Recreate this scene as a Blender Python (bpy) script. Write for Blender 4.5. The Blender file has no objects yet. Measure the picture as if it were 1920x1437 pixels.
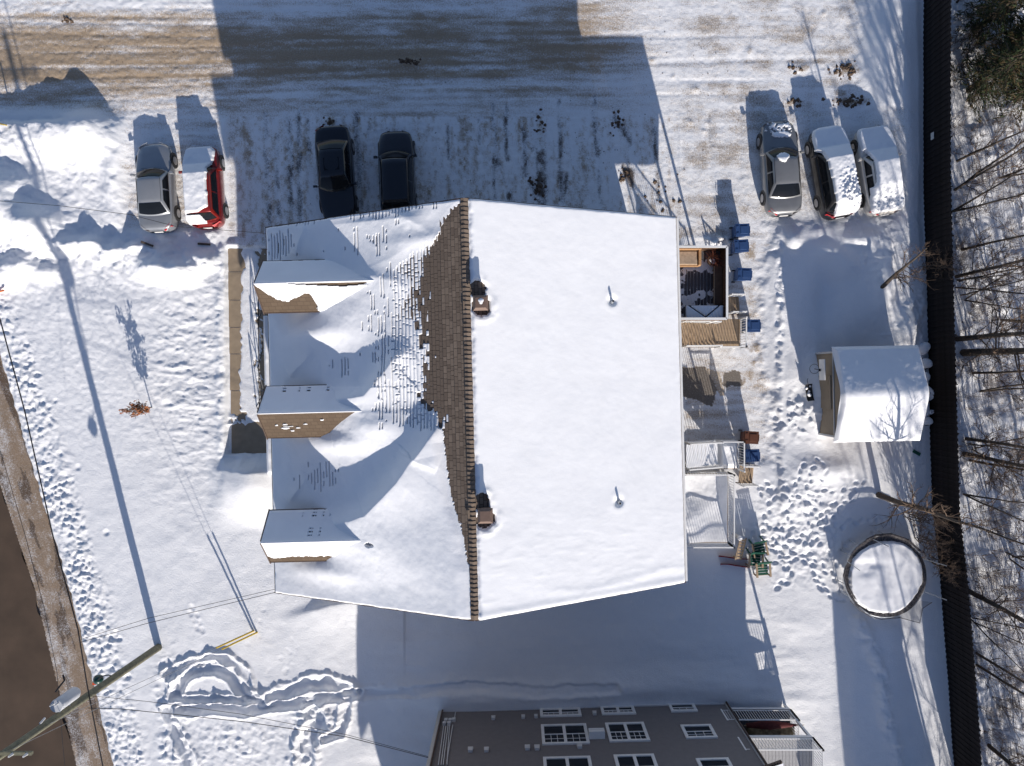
import bpy, math, random
import numpy as np
from mathutils import Vector, Matrix
R = math.radians
random.seed(7); np.random.seed(7)
S = bpy.context.scene
COL = S.collection

# ------------------------------------------------ camera, world, sun, exposure
H = 36.0                      # drone height (m)
CX, CY, K = 965.0, 705.0, 37.0  # nadir point in the 1920x1437 photo, px per metre on the ground
cam = bpy.data.objects.new('camera', bpy.data.cameras.new('camera')); COL.objects.link(cam)
cam.location = (0, 0, H); cam.rotation_euler = (0, 0, 0)
cam.data.sensor_width = 36.0; cam.data.lens = 36.0 * (H * K) / 1920.0
cam.data.shift_x = (960 - CX) / 1920.0; cam.data.shift_y = -(718.5 - CY) / 1920.0
cam.data.clip_end = 9000; cam.data.clip_start = 0.5
S.camera = cam
SUNH = Vector((0.25, -0.968, 0)).normalized(); EL = R(21.0)
w = bpy.data.worlds.new('World'); S.world = w; w.use_nodes = True
nt = w.node_tree; nt.nodes.clear()
sky = nt.nodes.new('ShaderNodeTexSky'); sky.sky_type = 'NISHITA'; sky.sun_disc = False
sky.sun_elevation = EL; sky.sun_rotation = math.atan2(SUNH.x, SUNH.y)
sky.air_density = 1.0; sky.dust_density = 0.6; sky.ozone_density = 1.3
bg = nt.nodes.new('ShaderNodeBackground'); bg.inputs[1].default_value = 0.092
wo = nt.nodes.new('ShaderNodeOutputWorld')
tint = nt.nodes.new('ShaderNodeVectorMath'); tint.operation = 'MULTIPLY'; tint.inputs[1].default_value = (0.94, 0.95, 1.08)   # camera white balance
nt.links.new(sky.outputs[0], tint.inputs[0]); nt.links.new(tint.outputs[0], bg.inputs[0]); nt.links.new(bg.outputs[0], wo.inputs[0])
sl = bpy.data.lights.new('sun', 'SUN'); sl.energy = 5.0; sl.angle = R(0.5); sl.color = (1.0, 0.92, 0.83)
sun = bpy.data.objects.new('sun', sl); COL.objects.link(sun)
sd = Vector((SUNH.x * math.cos(EL), SUNH.y * math.cos(EL), math.sin(EL)))
sun.rotation_euler = sd.to_track_quat('Z', 'Y').to_euler(); sun.location = (8, -30, 20)
S.view_settings.view_transform = 'Standard'; S.view_settings.look = 'None'
S.view_settings.gamma = 1.0; S.view_settings.use_curve_mapping = False
S.view_settings.exposure = 0.28

# ------------------------------------------------ helpers
def P(px, py, z=0.0):
    """world point at height z that the photo shows at pixel px, py"""
    q = (1 - z / H) / K
    return Vector(((px - CX) * q, (CY - py) * q, z))

def tag(o, label=None, cat=None, group=None, kind=None):
    if label: o['label'] = label
    if cat: o['category'] = cat
    if group: o['group'] = group
    if kind: o['kind'] = kind
    return o

def empty(name, loc=(0, 0, 0), rz=0.0, parent=None):
    o = bpy.data.objects.new(name, None); COL.objects.link(o)
    o.location = loc; o.rotation_euler = (0, 0, rz); o.empty_display_size = 0.3
    if parent: o.parent = parent
    return o

def thing(name, label, cat, loc=(0, 0, 0), rz=0.0, group=None):
    return tag(empty(name, loc, rz), label, cat, group)

def copy_tree(o, parent=None):
    c = o.copy(); COL.objects.link(c)
    if parent is not None: c.parent = parent
    for ch in list(o.children): copy_tree(ch, c)
    return c

def link(name, me, parent=None, smooth=False):
    o = bpy.data.objects.new(name, me); COL.objects.link(o)
    if parent: o.parent = parent
    if smooth:
        me.polygons.foreach_set('use_smooth', [True] * len(me.polygons))
    return o

class MB:
    def __init__(s): s.v = []; s.f = []; s.m = []; s.cur = 0
    def face(s, idx): s.f.append(tuple(idx)); s.m.append(s.cur)
    def add(s, vs, fs):
        b = len(s.v); s.v.extend([tuple(v) for v in vs])
        for f in fs: s.f.append(tuple(b + i for i in f)); s.m.append(s.cur)
    def box(s, c, d, rz=0.0, M=None, taper=1.0):
        hx, hy, hz = d[0] / 2, d[1] / 2, d[2] / 2
        vs = []
        for z, t in ((-hz, 1.0), (hz, taper)):
            for x, y in ((-hx, -hy), (hx, -hy), (hx, hy), (-hx, hy)):
                vs.append(Vector((x * t, y * t, z)))
        if M is None: M = Matrix.Rotation(rz, 3, 'Z')
        vs = [M @ v + Vector(c) for v in vs]
        s.add(vs, [(0, 3, 2, 1), (4, 5, 6, 7), (0, 1, 5, 4), (1, 2, 6, 5), (2, 3, 7, 6), (3, 0, 4, 7)])
        return s
    def bar(s, a, b, w, h=None, up=Vector((0, 0, 1))):
        a = Vector(a); b = Vector(b); h = h or w
        d = b - a; L = d.length
        if L < 1e-6: return s
        z = d / L; x = z.cross(up)
        if x.length < 1e-3: x = z.cross(Vector((1, 0, 0)))
        x.normalize(); y = x.cross(z)
        M = Matrix((x, y, z)).transposed()
        return s.box((a + b) / 2, (w, h, L), M=M)
    def tube(s, pts, rads, n=6, cap=True):
        pts = [Vector(p) for p in pts]
        if not hasattr(rads, '__len__'): rads = [rads] * len(pts)
        b0 = len(s.v); prev = None
        for i, p in enumerate(pts):
            d = (pts[min(i + 1, len(pts) - 1)] - pts[max(i - 1, 0)])
            if d.length < 1e-9: d = Vector((0, 0, 1))
            d.normalize()
            if prev is None:
                x = d.cross(Vector((0, 0, 1)))
                if x.length < 1e-2: x = d.cross(Vector((1, 0, 0)))
            else:
                x = prev - d * prev.dot(d)
                if x.length < 1e-3: x = d.cross(Vector((0.3, 1, 0.2)))
            x.normalize(); prev = x; y = d.cross(x)
            for k in range(n):
                a = 2 * math.pi * k / n
                s.v.append(tuple(p + (x * math.cos(a) + y * math.sin(a)) * rads[i]))
        for i in range(len(pts) - 1):
            for k in range(n):
                k2 = (k + 1) % n
                s.f.append((b0 + i * n + k, b0 + i * n + k2, b0 + (i + 1) * n + k2, b0 + (i + 1) * n + k)); s.m.append(s.cur)
        if cap:
            s.f.append(tuple(b0 + k for k in range(n))[::-1]); s.m.append(s.cur)
            e = b0 + (len(pts) - 1) * n
            s.f.append(tuple(e + k for k in range(n))); s.m.append(s.cur)
        return s
    def cyl(s, c, r, h, n=16, r2=None):
        c = Vector(c); return s.tube([c - Vector((0, 0, h / 2)), c + Vector((0, 0, h / 2))], [r, r if r2 is None else r2], n)
    def ring(s, c, r, tr, n=32, m=6, nrm=(0, 0, 1)):
        nrm = Vector(nrm).normalized(); x = nrm.orthogonal().normalized(); y = nrm.cross(x); c = Vector(c)
        pts = [c + (x * math.cos(2 * math.pi * i / n) + y * math.sin(2 * math.pi * i / n)) * r for i in range(n + 1)]
        return s.tube(pts, tr, m, cap=False)
    def grid(s, fn, nu, nv):
        b = len(s.v)
        for i in range(nu + 1):
            for j in range(nv + 1): s.v.append(tuple(fn(i / nu, j / nv)))
        for i in range(nu):
            for j in range(nv):
                a = b + i * (nv + 1) + j
                s.f.append((a, a + nv + 1, a + nv + 2, a + 1)); s.m.append(s.cur)
        return s
    def poly(s, pts): b = len(s.v); s.v.extend([tuple(p) for p in pts]); s.f.append(tuple(range(b, b + len(pts)))); s.m.append(s.cur); return s
    def prism(s, pts, z0, z1):
        n = len(pts); vs = [(p[0], p[1], z0) for p in pts] + [(p[0], p[1], z1) for p in pts]
        s.add(vs, [tuple(range(n))[::-1], tuple(range(n, 2 * n))] + [(i, (i + 1) % n, n + (i + 1) % n, n + i) for i in range(n)])
        return s
    def mesh(s, name, mats):
        me = bpy.data.meshes.new(name); me.from_pydata(s.v, [], s.f)
        if not isinstance(mats, (list, tuple)): mats = [mats]
        for m in mats: me.materials.append(m)
        if len(mats) > 1: me.polygons.foreach_set('material_index', s.m)
        me.update(); return me
    def build(s, name, mats, parent=None, smooth=False):
        return link(name, s.mesh(name, mats), parent, smooth)

def gridmesh(name, XX, YY, ZZ, mat, attrs=None, keep=None):
    """numpy height field -> mesh"""
    n, m = XX.shape
    co = np.stack([XX, YY, ZZ], -1).reshape(-1, 3).astype(np.float32)
    idx = np.arange(n * m).reshape(n, m)
    a = idx[:-1, :-1]; b = idx[:-1, 1:]; c = idx[1:, 1:]; d = idx[1:, :-1]
    q = np.stack([a, b, c, d], -1).reshape(-1, 4)
    if keep is not None: q = q[keep.reshape(-1)]
    me = bpy.data.meshes.new(name)
    me.vertices.add(len(co)); me.vertices.foreach_set('co', co.ravel())
    me.loops.add(q.size); me.loops.foreach_set('vertex_index', q.ravel().astype(np.int32))
    me.polygons.add(len(q))
    me.polygons.foreach_set('loop_start', np.arange(0, q.size, 4, dtype=np.int32))
    me.polygons.foreach_set('loop_total', np.full(len(q), 4, dtype=np.int32))
    me.materials.append(mat)
    me.update(calc_edges=True)
    me.polygons.foreach_set('use_smooth', np.ones(len(q), dtype=bool))
    for k, arr in (attrs or {}).items():
        if arr.ndim == 3:
            at = me.attributes.new(k, 'FLOAT_COLOR', 'POINT'); at.data.foreach_set('color', arr.reshape(-1).astype(np.float32))
        else:
            at = me.attributes.new(k, 'FLOAT', 'POINT'); at.data.foreach_set('value', arr.reshape(-1).astype(np.float32))
    return me

_T = np.random.RandomState(3).rand(8, 256, 256)
def vn(x, y, seed=0):
    t = _T[seed % 8]; xo = (seed * 37.17) % 256; x = x + xo; y = y + xo * 1.7
    xi = np.floor(x).astype(int); yi = np.floor(y).astype(int); fx = x - xi; fy = y - yi
    fx = fx * fx * (3 - 2 * fx); fy = fy * fy * (3 - 2 * fy)
    a = t[xi & 255, yi & 255]; b = t[(xi + 1) & 255, yi & 255]; c = t[xi & 255, (yi + 1) & 255]; d = t[(xi + 1) & 255, (yi + 1) & 255]
    return (a * (1 - fx) + b * fx) * (1 - fy) + (c * (1 - fx) + d * fx) * fy
def fbm(x, y, o=4, seed=0, g=0.5):
    s = 0; a = 1; n = 0
    for i in range(o):
        s = s + a * (vn(x, y, seed + i) - 0.5) * 2; n += a; a *= g
        x, y = x * 1.93 + y * 0.45, y * 1.93 - x * 0.45
    return s / n
def ss(a, b, x):
    t = np.clip((x - a) / (b - a), 0, 1); return t * t * (3 - 2 * t)
def pdist(X, Y, pts):
    """distance to a polyline, parameter (0..1), signed side"""
    D = np.full(np.shape(X), 1e9); T = np.zeros(np.shape(X)); G = np.zeros(np.shape(X))
    L = [0.0]
    for a, b in zip(pts[:-1], pts[1:]): L.append(L[-1] + math.hypot(b[0] - a[0], b[1] - a[1]))
    for i, (a, b) in enumerate(zip(pts[:-1], pts[1:])):
        dx, dy = b[0] - a[0], b[1] - a[1]; l2 = dx * dx + dy * dy
        t = np.clip(((X - a[0]) * dx + (Y - a[1]) * dy) / l2, 0, 1)
        ex = X - a[0] - t * dx; ey = Y - a[1] - t * dy; d = np.sqrt(ex * ex + ey * ey)
        m = d < D
        D = np.where(m, d, D); T = np.where(m, (L[i] + t * math.sqrt(l2)) / L[-1], T)
        G = np.where(m, np.sign(dx * ey - dy * ex), G)
    return D, T, G
def inpoly(X, Y, pts):
    r = np.zeros(np.shape(X), bool); n = len(pts)
    for i in range(n):
        x1, y1 = pts[i]; x2, y2 = pts[(i + 1) % n]
        if y1 == y2: continue
        r ^= ((y1 > Y) != (y2 > Y)) & (X < (x2 - x1) * (Y - y1) / (y2 - y1) + x1)
    return r

# ------------------------------------------------ materials
def mat(name, rgb, rough=0.7, var=0.0, vscale=6.0, bump=0.0, bscale=40.0, metal=0.0, spec=0.3, coat=0.0, alpha=1.0):
    m = bpy.data.materials.new(name); m.use_nodes = True; n = m.node_tree.nodes; l = m.node_tree.links
    b = n['Principled BSDF']; b.inputs['Roughness'].default_value = rough; b.inputs['Metallic'].default_value = metal
    b.inputs['Specular IOR Level'].default_value = spec; b.inputs['Base Color'].default_value = (*rgb, 1)
    if coat: b.inputs['Coat Weight'].default_value = coat; b.inputs['Coat Roughness'].default_value = 0.05
    if alpha < 1: b.inputs['Alpha'].default_value = alpha
    tc = n.new('ShaderNodeTexCoord')
    if var:
        t = n.new('ShaderNodeTexNoise'); t.inputs['Scale'].default_value = vscale; t.inputs['Detail'].default_value = 6
        mr = n.new('ShaderNodeMapRange'); mr.inputs[1].default_value = 0.3; mr.inputs[2].default_value = 0.7
        mr.inputs[3].default_value = 1 - var; mr.inputs[4].default_value = 1 + var
        mx = n.new('ShaderNodeVectorMath'); mx.operation = 'SCALE'; mx.inputs[0].default_value = rgb
        l.new(tc.outputs['Object'], t.inputs[0]); l.new(t.outputs[0], mr.inputs[0]); l.new(mr.outputs[0], mx.inputs['Scale']); l.new(mx.outputs[0], b.inputs['Base Color'])
    if bump:
        t = n.new('ShaderNodeTexNoise'); t.inputs['Scale'].default_value = bscale; t.inputs['Detail'].default_value = 4
        bp = n.new('ShaderNodeBump'); bp.inputs['Strength'].default_value = bump; bp.inputs['Distance'].default_value = 0.02
        l.new(tc.outputs['Object'], t.inputs[0]); l.new(t.outputs[0], bp.inputs['Height']); l.new(bp.outputs[0], b.inputs['Normal'])
    return m

def ground_mat(name, use_attr=True):
    m = bpy.data.materials.new(name); m.use_nodes = True; n = m.node_tree.nodes; l = m.node_tree.links
    b = n['Principled BSDF']; b.inputs['Roughness'].default_value = 0.75; b.inputs['Specular IOR Level'].default_value = 0.15
    tc = n.new('ShaderNodeTexCoord')
    def noise(sc, det=5, dim=0.6):
        t = n.new('ShaderNodeTexNoise'); t.inputs['Scale'].default_value = sc; t.inputs['Detail'].default_value = det; t.inputs['Roughness'].default_value = dim
        l.new(tc.outputs['Object'], t.inputs[0]); return t
    n1 = noise(14, 6, 0.75); n2 = noise(2.2, 6, 0.65); n3 = noise(38, 3)
    snow = n.new('ShaderNodeMix'); snow.data_type = 'RGBA'; snow.inputs[6].default_value = (0.80, 0.815, 0.84, 1); snow.inputs[7].default_value = (0.87, 0.88, 0.895, 1)
    l.new(n2.outputs[0], snow.inputs[0])
    at = n.new('ShaderNodeAttribute'); at.attribute_name = 'dcol'
    # granular dirt: amount (alpha) against fine noise
    su = n.new('ShaderNodeMath'); su.operation = 'MULTIPLY_ADD'; su.inputs[1].default_value = 1.5; l.new(n1.outputs[0], su.inputs[0])
    s2 = n.new('ShaderNodeMath'); s2.operation = 'MULTIPLY_ADD'; s2.inputs[1].default_value = 1.3; s2.inputs[2].default_value = -1.4; l.new(n3.outputs[0], s2.inputs[0])
    l.new(s2.outputs[0], su.inputs[2])
    ad = n.new('ShaderNodeMath'); ad.operation = 'ADD'; l.new(su.outputs[0], ad.inputs[0]); l.new(at.outputs['Alpha'], ad.inputs[1])
    mr = n.new('ShaderNodeMapRange'); mr.inputs[1].default_value = 0.18; mr.inputs[2].default_value = 0.92; mr.interpolation_type = 'SMOOTHSTEP'; l.new(ad.outputs[0], mr.inputs[0])
    dv = n.new('ShaderNodeMix'); dv.data_type = 'RGBA'; dv.blend_type = 'MULTIPLY'; dv.inputs[0].default_value = 1.0
    gr = n.new('ShaderNodeMapRange'); gr.inputs[1].default_value = 0.35; gr.inputs[2].default_value = 0.65; gr.inputs[3].default_value = 0.65; gr.inputs[4].default_value = 1.3; l.new(n3.outputs[0], gr.inputs[0])
    l.new(at.outputs['Color'], dv.inputs[6]); l.new(gr.outputs[0], dv.inputs[7])
    mx = n.new('ShaderNodeMix'); mx.data_type = 'RGBA'; l.new(mr.outputs[0], mx.inputs[0]); l.new(snow.outputs[2], mx.inputs[6]); l.new(dv.outputs[2], mx.inputs[7])
    l.new(mx.outputs[2], b.inputs['Base Color'])
    bp = n.new('ShaderNodeBump'); bp.inputs['Strength'].default_value = 0.75; bp.inputs['Distance'].default_value = 0.035
    l.new(n1.outputs[0], bp.inputs['Height']); l.new(bp.outputs[0], b.inputs['Normal'])
    return m

M = {}
M['ground'] = ground_mat('trodden snow')
M['snow'] = mat('fresh snow', (0.86, 0.87, 0.89), 0.8, 0.02, 1.5, 0.18, 22, spec=0.12)
M['siding'] = mat('tan siding', (0.30, 0.26, 0.21), 0.7, 0.06, 3)
M['white'] = mat('white vinyl', (0.78, 0.78, 0.77), 0.5, 0.04, 5)
M['fascia'] = mat('brown metal drip edge', (0.09, 0.06, 0.045), 0.5, 0.1, 8)
M['glass'] = mat('dark window glass', (0.008, 0.010, 0.013), 0.08, spec=0.22)
M['rubber'] = mat('tyre rubber', (0.02, 0.02, 0.021), 0.85, 0.1, 20)
M['rim'] = mat('alloy rim', (0.35, 0.35, 0.36), 0.35, metal=0.8)
M['chrome'] = mat('lamp glass', (0.6, 0.62, 0.64), 0.12, spec=0.8)
M['redlamp'] = mat('red lamp lens', (0.55, 0.015, 0.012), 0.15, spec=0.6, coat=0.6)
M['black'] = mat('black metal', (0.02, 0.02, 0.022), 0.5, 0.1, 12)
M['grey'] = mat('galvanised metal', (0.42, 0.44, 0.46), 0.45, 0.06, 9, metal=0.3)
M['wood'] = mat('treated deck board', (0.40, 0.29, 0.19), 0.75, 0.14, 9)
M['bark'] = mat('grey brown bark', (0.095, 0.076, 0.06), 0.9, 0.35, 14, 0.5, 30)
M['twig'] = mat('bare twig bark', (0.13, 0.090, 0.064), 0.9, 0.3, 10)
M['trim'] = mat('pale grey trim', (0.55, 0.55, 0.54), 0.6, 0.05, 6)
# ------------------------------------------------ the ground: one snow sheet with banks, ruts, paths and drifts
gx = np.arange(-150, 2085, 2.2); gy = np.arange(-110, 1560, 2.2)
X, Y = np.meshgrid(gx, gy)
WX = (X - CX) / K; WY = (CY - Y) / K
def G2(cx, cy, sx, sy, a=0.0):
    c, s = math.cos(a), math.sin(a); dx, dy = X - cx, Y - cy
    u = (dx * c + dy * s) / sx; v = (-dx * s + dy * c) / sy
    return np.exp(-(u * u + v * v))
nz1 = fbm(X / 60, Y / 60, 4, 1); nz2 = fbm(X / 16, Y / 16, 4, 2); nz3 = fbm(X / 6.5, Y / 6.5, 3, 3); nbig = fbm(X / 260, Y / 260, 3, 4)
# lot (ploughed, driven on)
wob = nz1 * 14 + nz2 * 6
lot = ss(238, 205, Y + wob * 0.6 + 12 * ss(260, 100, X)) * ss(1640, 1590, X + wob)
lot = np.maximum(lot, ss(225, 245, X + nz2 * 8) * ss(425, 405, X) * ss(440, 420, Y))
lot = np.maximum(lot, ss(420, 432, X) * ss(1290, 1270, X) * ss(470, 450, Y + 0 * X))
lot = np.maximum(lot, ss(1260, 1280, X) * ss(1465, 1425, X + nz2 * 14) * ss(480, 440, Y))
pathE = ss(1270, 1290, X) * ss(1462, 1430, X + nz2 * 16 + 30 * ss(500, 700, Y) * 0 + 20 * ss(650, 560, np.abs(Y - 600) + 500)) * ss(430, 450, Y) * ss(885, 850, Y + nz2 * 10)
lot = np.maximum(lot, pathE)
lot = np.maximum(lot, ss(1410, 1440, X) * ss(1720, 1660, X + nz1 * 12) * ss(200, 215, Y) * ss(440, 390, Y + nz1 * 20) * 0.75)
lot = np.clip(lot, 0, 1)
Z = 0.16 + 0.04 * nz1 + 0.010 * nz2 + 0.005 * nz3 + 0.05 * nbig
lotZ = 0.0 + 0.012 * fbm(X / 55, Y / 12, 4, 5) + 0.010 * nz2 + 0.016 * nz3 + .012 * (np.random.RandomState(1).rand(*X.shape) - .5)
Z = Z * (1 - lot) + lotZ * lot
D = np.zeros_like(X)                                  # dirt amount
DC = np.ones(X.shape + (3,)) * np.array([0.36, 0.275, 0.19])
# --- dirt of the lot
streak = fbm(X / 120 + Y / 400, Y / 9, 5, 6); patch = fbm(X / 90, Y / 60, 4, 7)
dl = 0.34 + 0.50 * np.exp(-((Y - 105 + 0.02 * X) / 75) ** 2) * (1.1 - 0.75 * ss(850, 1500, X)) + 0.34 * streak + 0.26 * patch
dl -= 0.22 * ss(50, 0, Y) * ss(900, 300, X)
dl += .22 * fbm(X / 22, Y / 6, 4, 2)
D = np.maximum(D, lot * np.clip(dl, 0.02, 0.95) * ss(1700, 1400, X + 300 * ss(300, 200, Y)))
D = np.maximum(D, lot * 0.12)
park = ss(480, 460, Y) * ss(205, 235, Y) * ss(430, 450, X) * ss(1310, 1290, X)
vst = fbm(X / 10, Y / 70, 4, 4)
D = np.where(park > 0.5, np.clip(0.32 + 0.20 * patch + .42 * vst + .45 * fbm(X / 6, Y / 9, 3, 5), 0.05, .8), D)
right = ss(1240, 1300, X) * lot * ss(470, 430, Y)
DC[(right > .5)] = (0.30, 0.235, 0.17)
D = D * (1 - right) + right * np.clip(0.40 + 0.26 * streak + 0.26 * patch + 0.34 * fbm(X / 20, Y / 20, 4, 1), 0.0, 0.65)
# tyre marks: vertical ones in the parking bays
ruts = [(497, 215, 505, 420, 7, .45), (519, 220, 522, 400, 6, .5), (541, 215, 548, 410, 7, .5), (560, 205, 563, 420, 7, .5), (577, 210, 581, 300, 6, .35),
        (668, 215, 676, 400, 8, .45), (692, 240, 690, 400, 6, .3), (838, 235, 840, 300, 5, .5), (897, 225, 899, 290, 5, .45), (925, 195, 928, 375, 6, .6), (948, 200, 952, 300, 7, .6), (930, 300, 958, 375, 8, .7),
        (982, 240, 985, 330, 7, .55), (1012, 200, 1000, 280, 9, .45), (1012, 270, 1015, 375, 12, .75), (990, 330, 1016, 380, 10, .8), (1048, 190, 1052, 375, 6, .6), (1062, 330, 1056, 380, 6, .5),
        (1112, 180, 1118, 260, 8, .5), (1118, 260, 1126, 380, 7, .6), (1150, 215, 1180, 270, 9, .7), (1172, 310, 1186, 345, 12, .85), (1176, 345, 1180, 395, 8, .5), (1225, 240, 1236, 370, 8, .55), (1330, 215, 1336, 380, 6, .35), (1385, 100, 1388, 330, 8, .2)]
for (x0, y0, x1, y1, wd, am) in ruts:
    d, t, g = pdist(X, Y, [(x0, y0), (x1, y1)])
    f = np.exp(-(d / wd) ** 2) * np.clip(0.65 + 1.1 * fbm(X / 14, Y / 22, 3, int(x0) % 7), 0, 1.3)
    dk_ = np.clip(am * 1.25 * f, 0, .95); DC[dk_ > .3] = (0.12, 0.095, 0.08); D = np.maximum(D, dk_); Z -= 0.035 * np.exp(-(d / wd) ** 2)
for i in range(16):                                     # long horizontal wheel tracks in the drive
    y0 = 10 + i * 12.5 + random.uniform(-4, 4); amp = random.uniform(8, 26); x0 = random.uniform(-200, 300); x1 = x0 + random.uniform(900, 1700)
    yc = y0 + amp * np.sin((X - 200) / 520 + i * .2) - 0.015 * (X - 600)
    f = np.exp(-((Y - yc) / 3.6) ** 2) * ss(x0, x0 + 200, X) * ss(x1, x1 - 200, X) * lot
    Z -= 0.018 * f; D += 0.12 * f * (1 if i % 2 else -1)
for (cx_, cy_, sx, sy, am) in [(768, 115, 20, 7, 1.1), (1500, 128, 22, 9, .8), (1585, 130, 26, 15, 1.0), (1592, 190, 34, 10, 1.1), (1490, 192, 22, 9, .9), (1575, 175, 14, 9, .8), (1224, 114, 8, 7, .8), (1302, 168, 12, 8, .7),
                               (1262, 145, 6, 6, .7), (943, 143, 9, 6, .7), (985, 82, 9, 8, .6), (1405, 95, 8, 9, .7), (1293, 229, 8, 6, .7), (1328, 232, 7, 7, .7), (1320, 247, 6, 5, .6), (1580, 25, 12, 18, .6), (1544, 26, 7, 6, .6), (1185, 103, 5, 7, .7), (618, 228, 13, 8, 1.0)]:
    D = np.maximum(D, 0.85 * am * np.clip(G2(cx_, cy_, sx, sy) * (1 + nz3 * .9 + nz2 * .5), 0, 1)); Z += 0.05 * G2(cx_, cy_, sx * .8, sy * .8)
# worn strip beside the bins, bare asphalt by the east wall
D = np.maximum(D, 0.75 * np.clip((G2(1405, 475, 16, 30) + G2(1410, 560, 14, 45) * .8 + G2(1412, 660, 20, 45) + G2(1395, 715, 40, 14)) * (0.8 + nz2 + nz3 * .6), 0, 1))
asph = inpoly(X + nz2 * 5, Y + nz2 * 6, [(1272, 690), (1322, 686), (1338, 712), (1347, 735), (1335, 762), (1310, 752), (1272, 742)]) | inpoly(X + nz2 * 3, Y + nz3 * 5, [(1357, 697), (1388, 697), (1392, 725), (1355, 725)])
D[asph] = 0.95; DC[asph] = (0.19, 0.165, 0.14); Z[asph] = 0.0
tanp = inpoly(X + nz3 * 3, Y + nz3 * 3, [(1322, 690), (1350, 700), (1360, 742), (1352, 745), (1334, 708)]); D[tanp] = .8; DC[tanp] = (0.42, 0.34, 0.25)
# grit band beside the road, curb side bank of lumps
xr = np.interp(Y, [-300, 905, 1110, 1280, 1437, 1700], [-560, -8, 60, 100, 137, 200])
xs = np.interp(Y, [-300, 650, 860, 1100, 1330, 1437, 1700], [-420, 0, 60, 132, 190, 215, 270])
xs = xs + 4 * nz2
sh = ss(4, -6, X - xs)
Z = Z * (1 - sh) + sh * (0.02 + 0.02 * fbm((X - xs) / 8, Y / 60, 3, 2))
shd = np.clip(0.97 + 0.24 * fbm((X - xs) / 10, Y / 70, 4, 3) + .25 * nz2 - 0.22 * np.exp(-(((X - xs) + 55) / 16) ** 2), 0.3, 1)
D = np.where(sh > .4, shd * .95, D); DC[sh > .4] = (0.27, 0.20, 0.14)
wet = (sh > .4) & (fbm((X - xs) / 13, Y / 90, 3, 5) > 0.12); DC[wet] = (0.12, 0.085, 0.06)
ditch = np.exp(-((X - np.interp(Y, [620, 770, 1000, 1150, 1270, 1437], [-10, 45, 98, 140, 165, 205])) / 3.5) ** 2) * sh
Z -= .08 * ditch
road_in = X < xr + 6
Z = np.where(road_in, -0.10, Z)
lump = np.abs(fbm(X / 15, Y / 15, 4, 5)) ; lump2 = np.maximum(fbm(X / 9, Y / 9, 3, 6), 0)
bw = np.interp(Y, [600, 900, 1437], [55, 68, 62])
bank = ss(-2, 10, X - xs) * ss(bw + 22, bw - 15, X - xs + nz1 * 22)
Z += bank * (0.05 + 0.08 * lump2 + 0.08 * lump + .14 * fbm(X / 5, Y / 5, 3, 4) * (.5 + nz1))
D = np.maximum(D, bank * ss(20, 0, X - xs) * 0.35)
rough = ss(620, 480, Y) * ss(430, 395, X) * (1 - lot) * ss(200, 260, Y)      # trampled lumps top left lawn
Z += rough * (0.05 * lump + 0.04 * nz2 + .03 * lump2 + .10 * nz1)
rough2 = np.exp(-((X - 360) / 75) ** 2) * np.exp(-((Y - 700) / 200) ** 2) * (X < 426)
Z += rough2 * (0.14 * np.maximum(fbm(X / 30, Y / 12, 5, 4, .6), -.1) + .03 * fbm(X / 6, Y / 4, 3, 1)) + .022 * fbm(X / 7, Y / 6, 3, 6) * ss(1000, 700, Y) * (X < 420) * (1 - sh)
# snow piles, top left; their shade falls north
def mound(cx_, cy_, sx, sy, h, p=1.0, a=0.0):
    global Z
    Z = Z + h * G2(cx_ + nz2 * 3, cy_ + nz2 * 3, sx, sy, a) ** p
mound(172, 246, 42, 36, 0.80, 1.0); mound(150, 270, 70, 42, 0.42)
r_ = ss(228, 244, Y + nz2 * 5) * ss(330, 262, Y) * ss(150, 110, X + nz1 * 10)
Z += 0.52 * r_ * (1 + .2 * nz2)
mound(82, 428, 36, 30, 1.25, .8); mound(12, 395, 44, 50, 1.35); mound(215, 330, 16, 60, .25); mound(-30, 330, 60, 40, .6); mound(60, 350, 44, 26, .35)
for (a_, b_, c_, h_) in [(140, 463, 26, .50), (180, 458, 20, .45), (222, 472, 24, .34), (262, 468, 16, .5), (300, 505, 30, .62), (350, 512, 28, .72), (392, 488, 24, .5), (330, 498, 50, .3), (45, 500, 26, .5), (8, 520, 34, .5), (95, 512, 24, .3)]:
    mound(a_, b_, c_, c_ * .62, h_, 1.0)
ub = np.exp(-((Y - 470 - .05 * X) / 26) ** 2) * ss(430, 405, X) * (1 - sh)
Z += ub * 0.10 * (1 + 2 * nz2)
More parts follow.
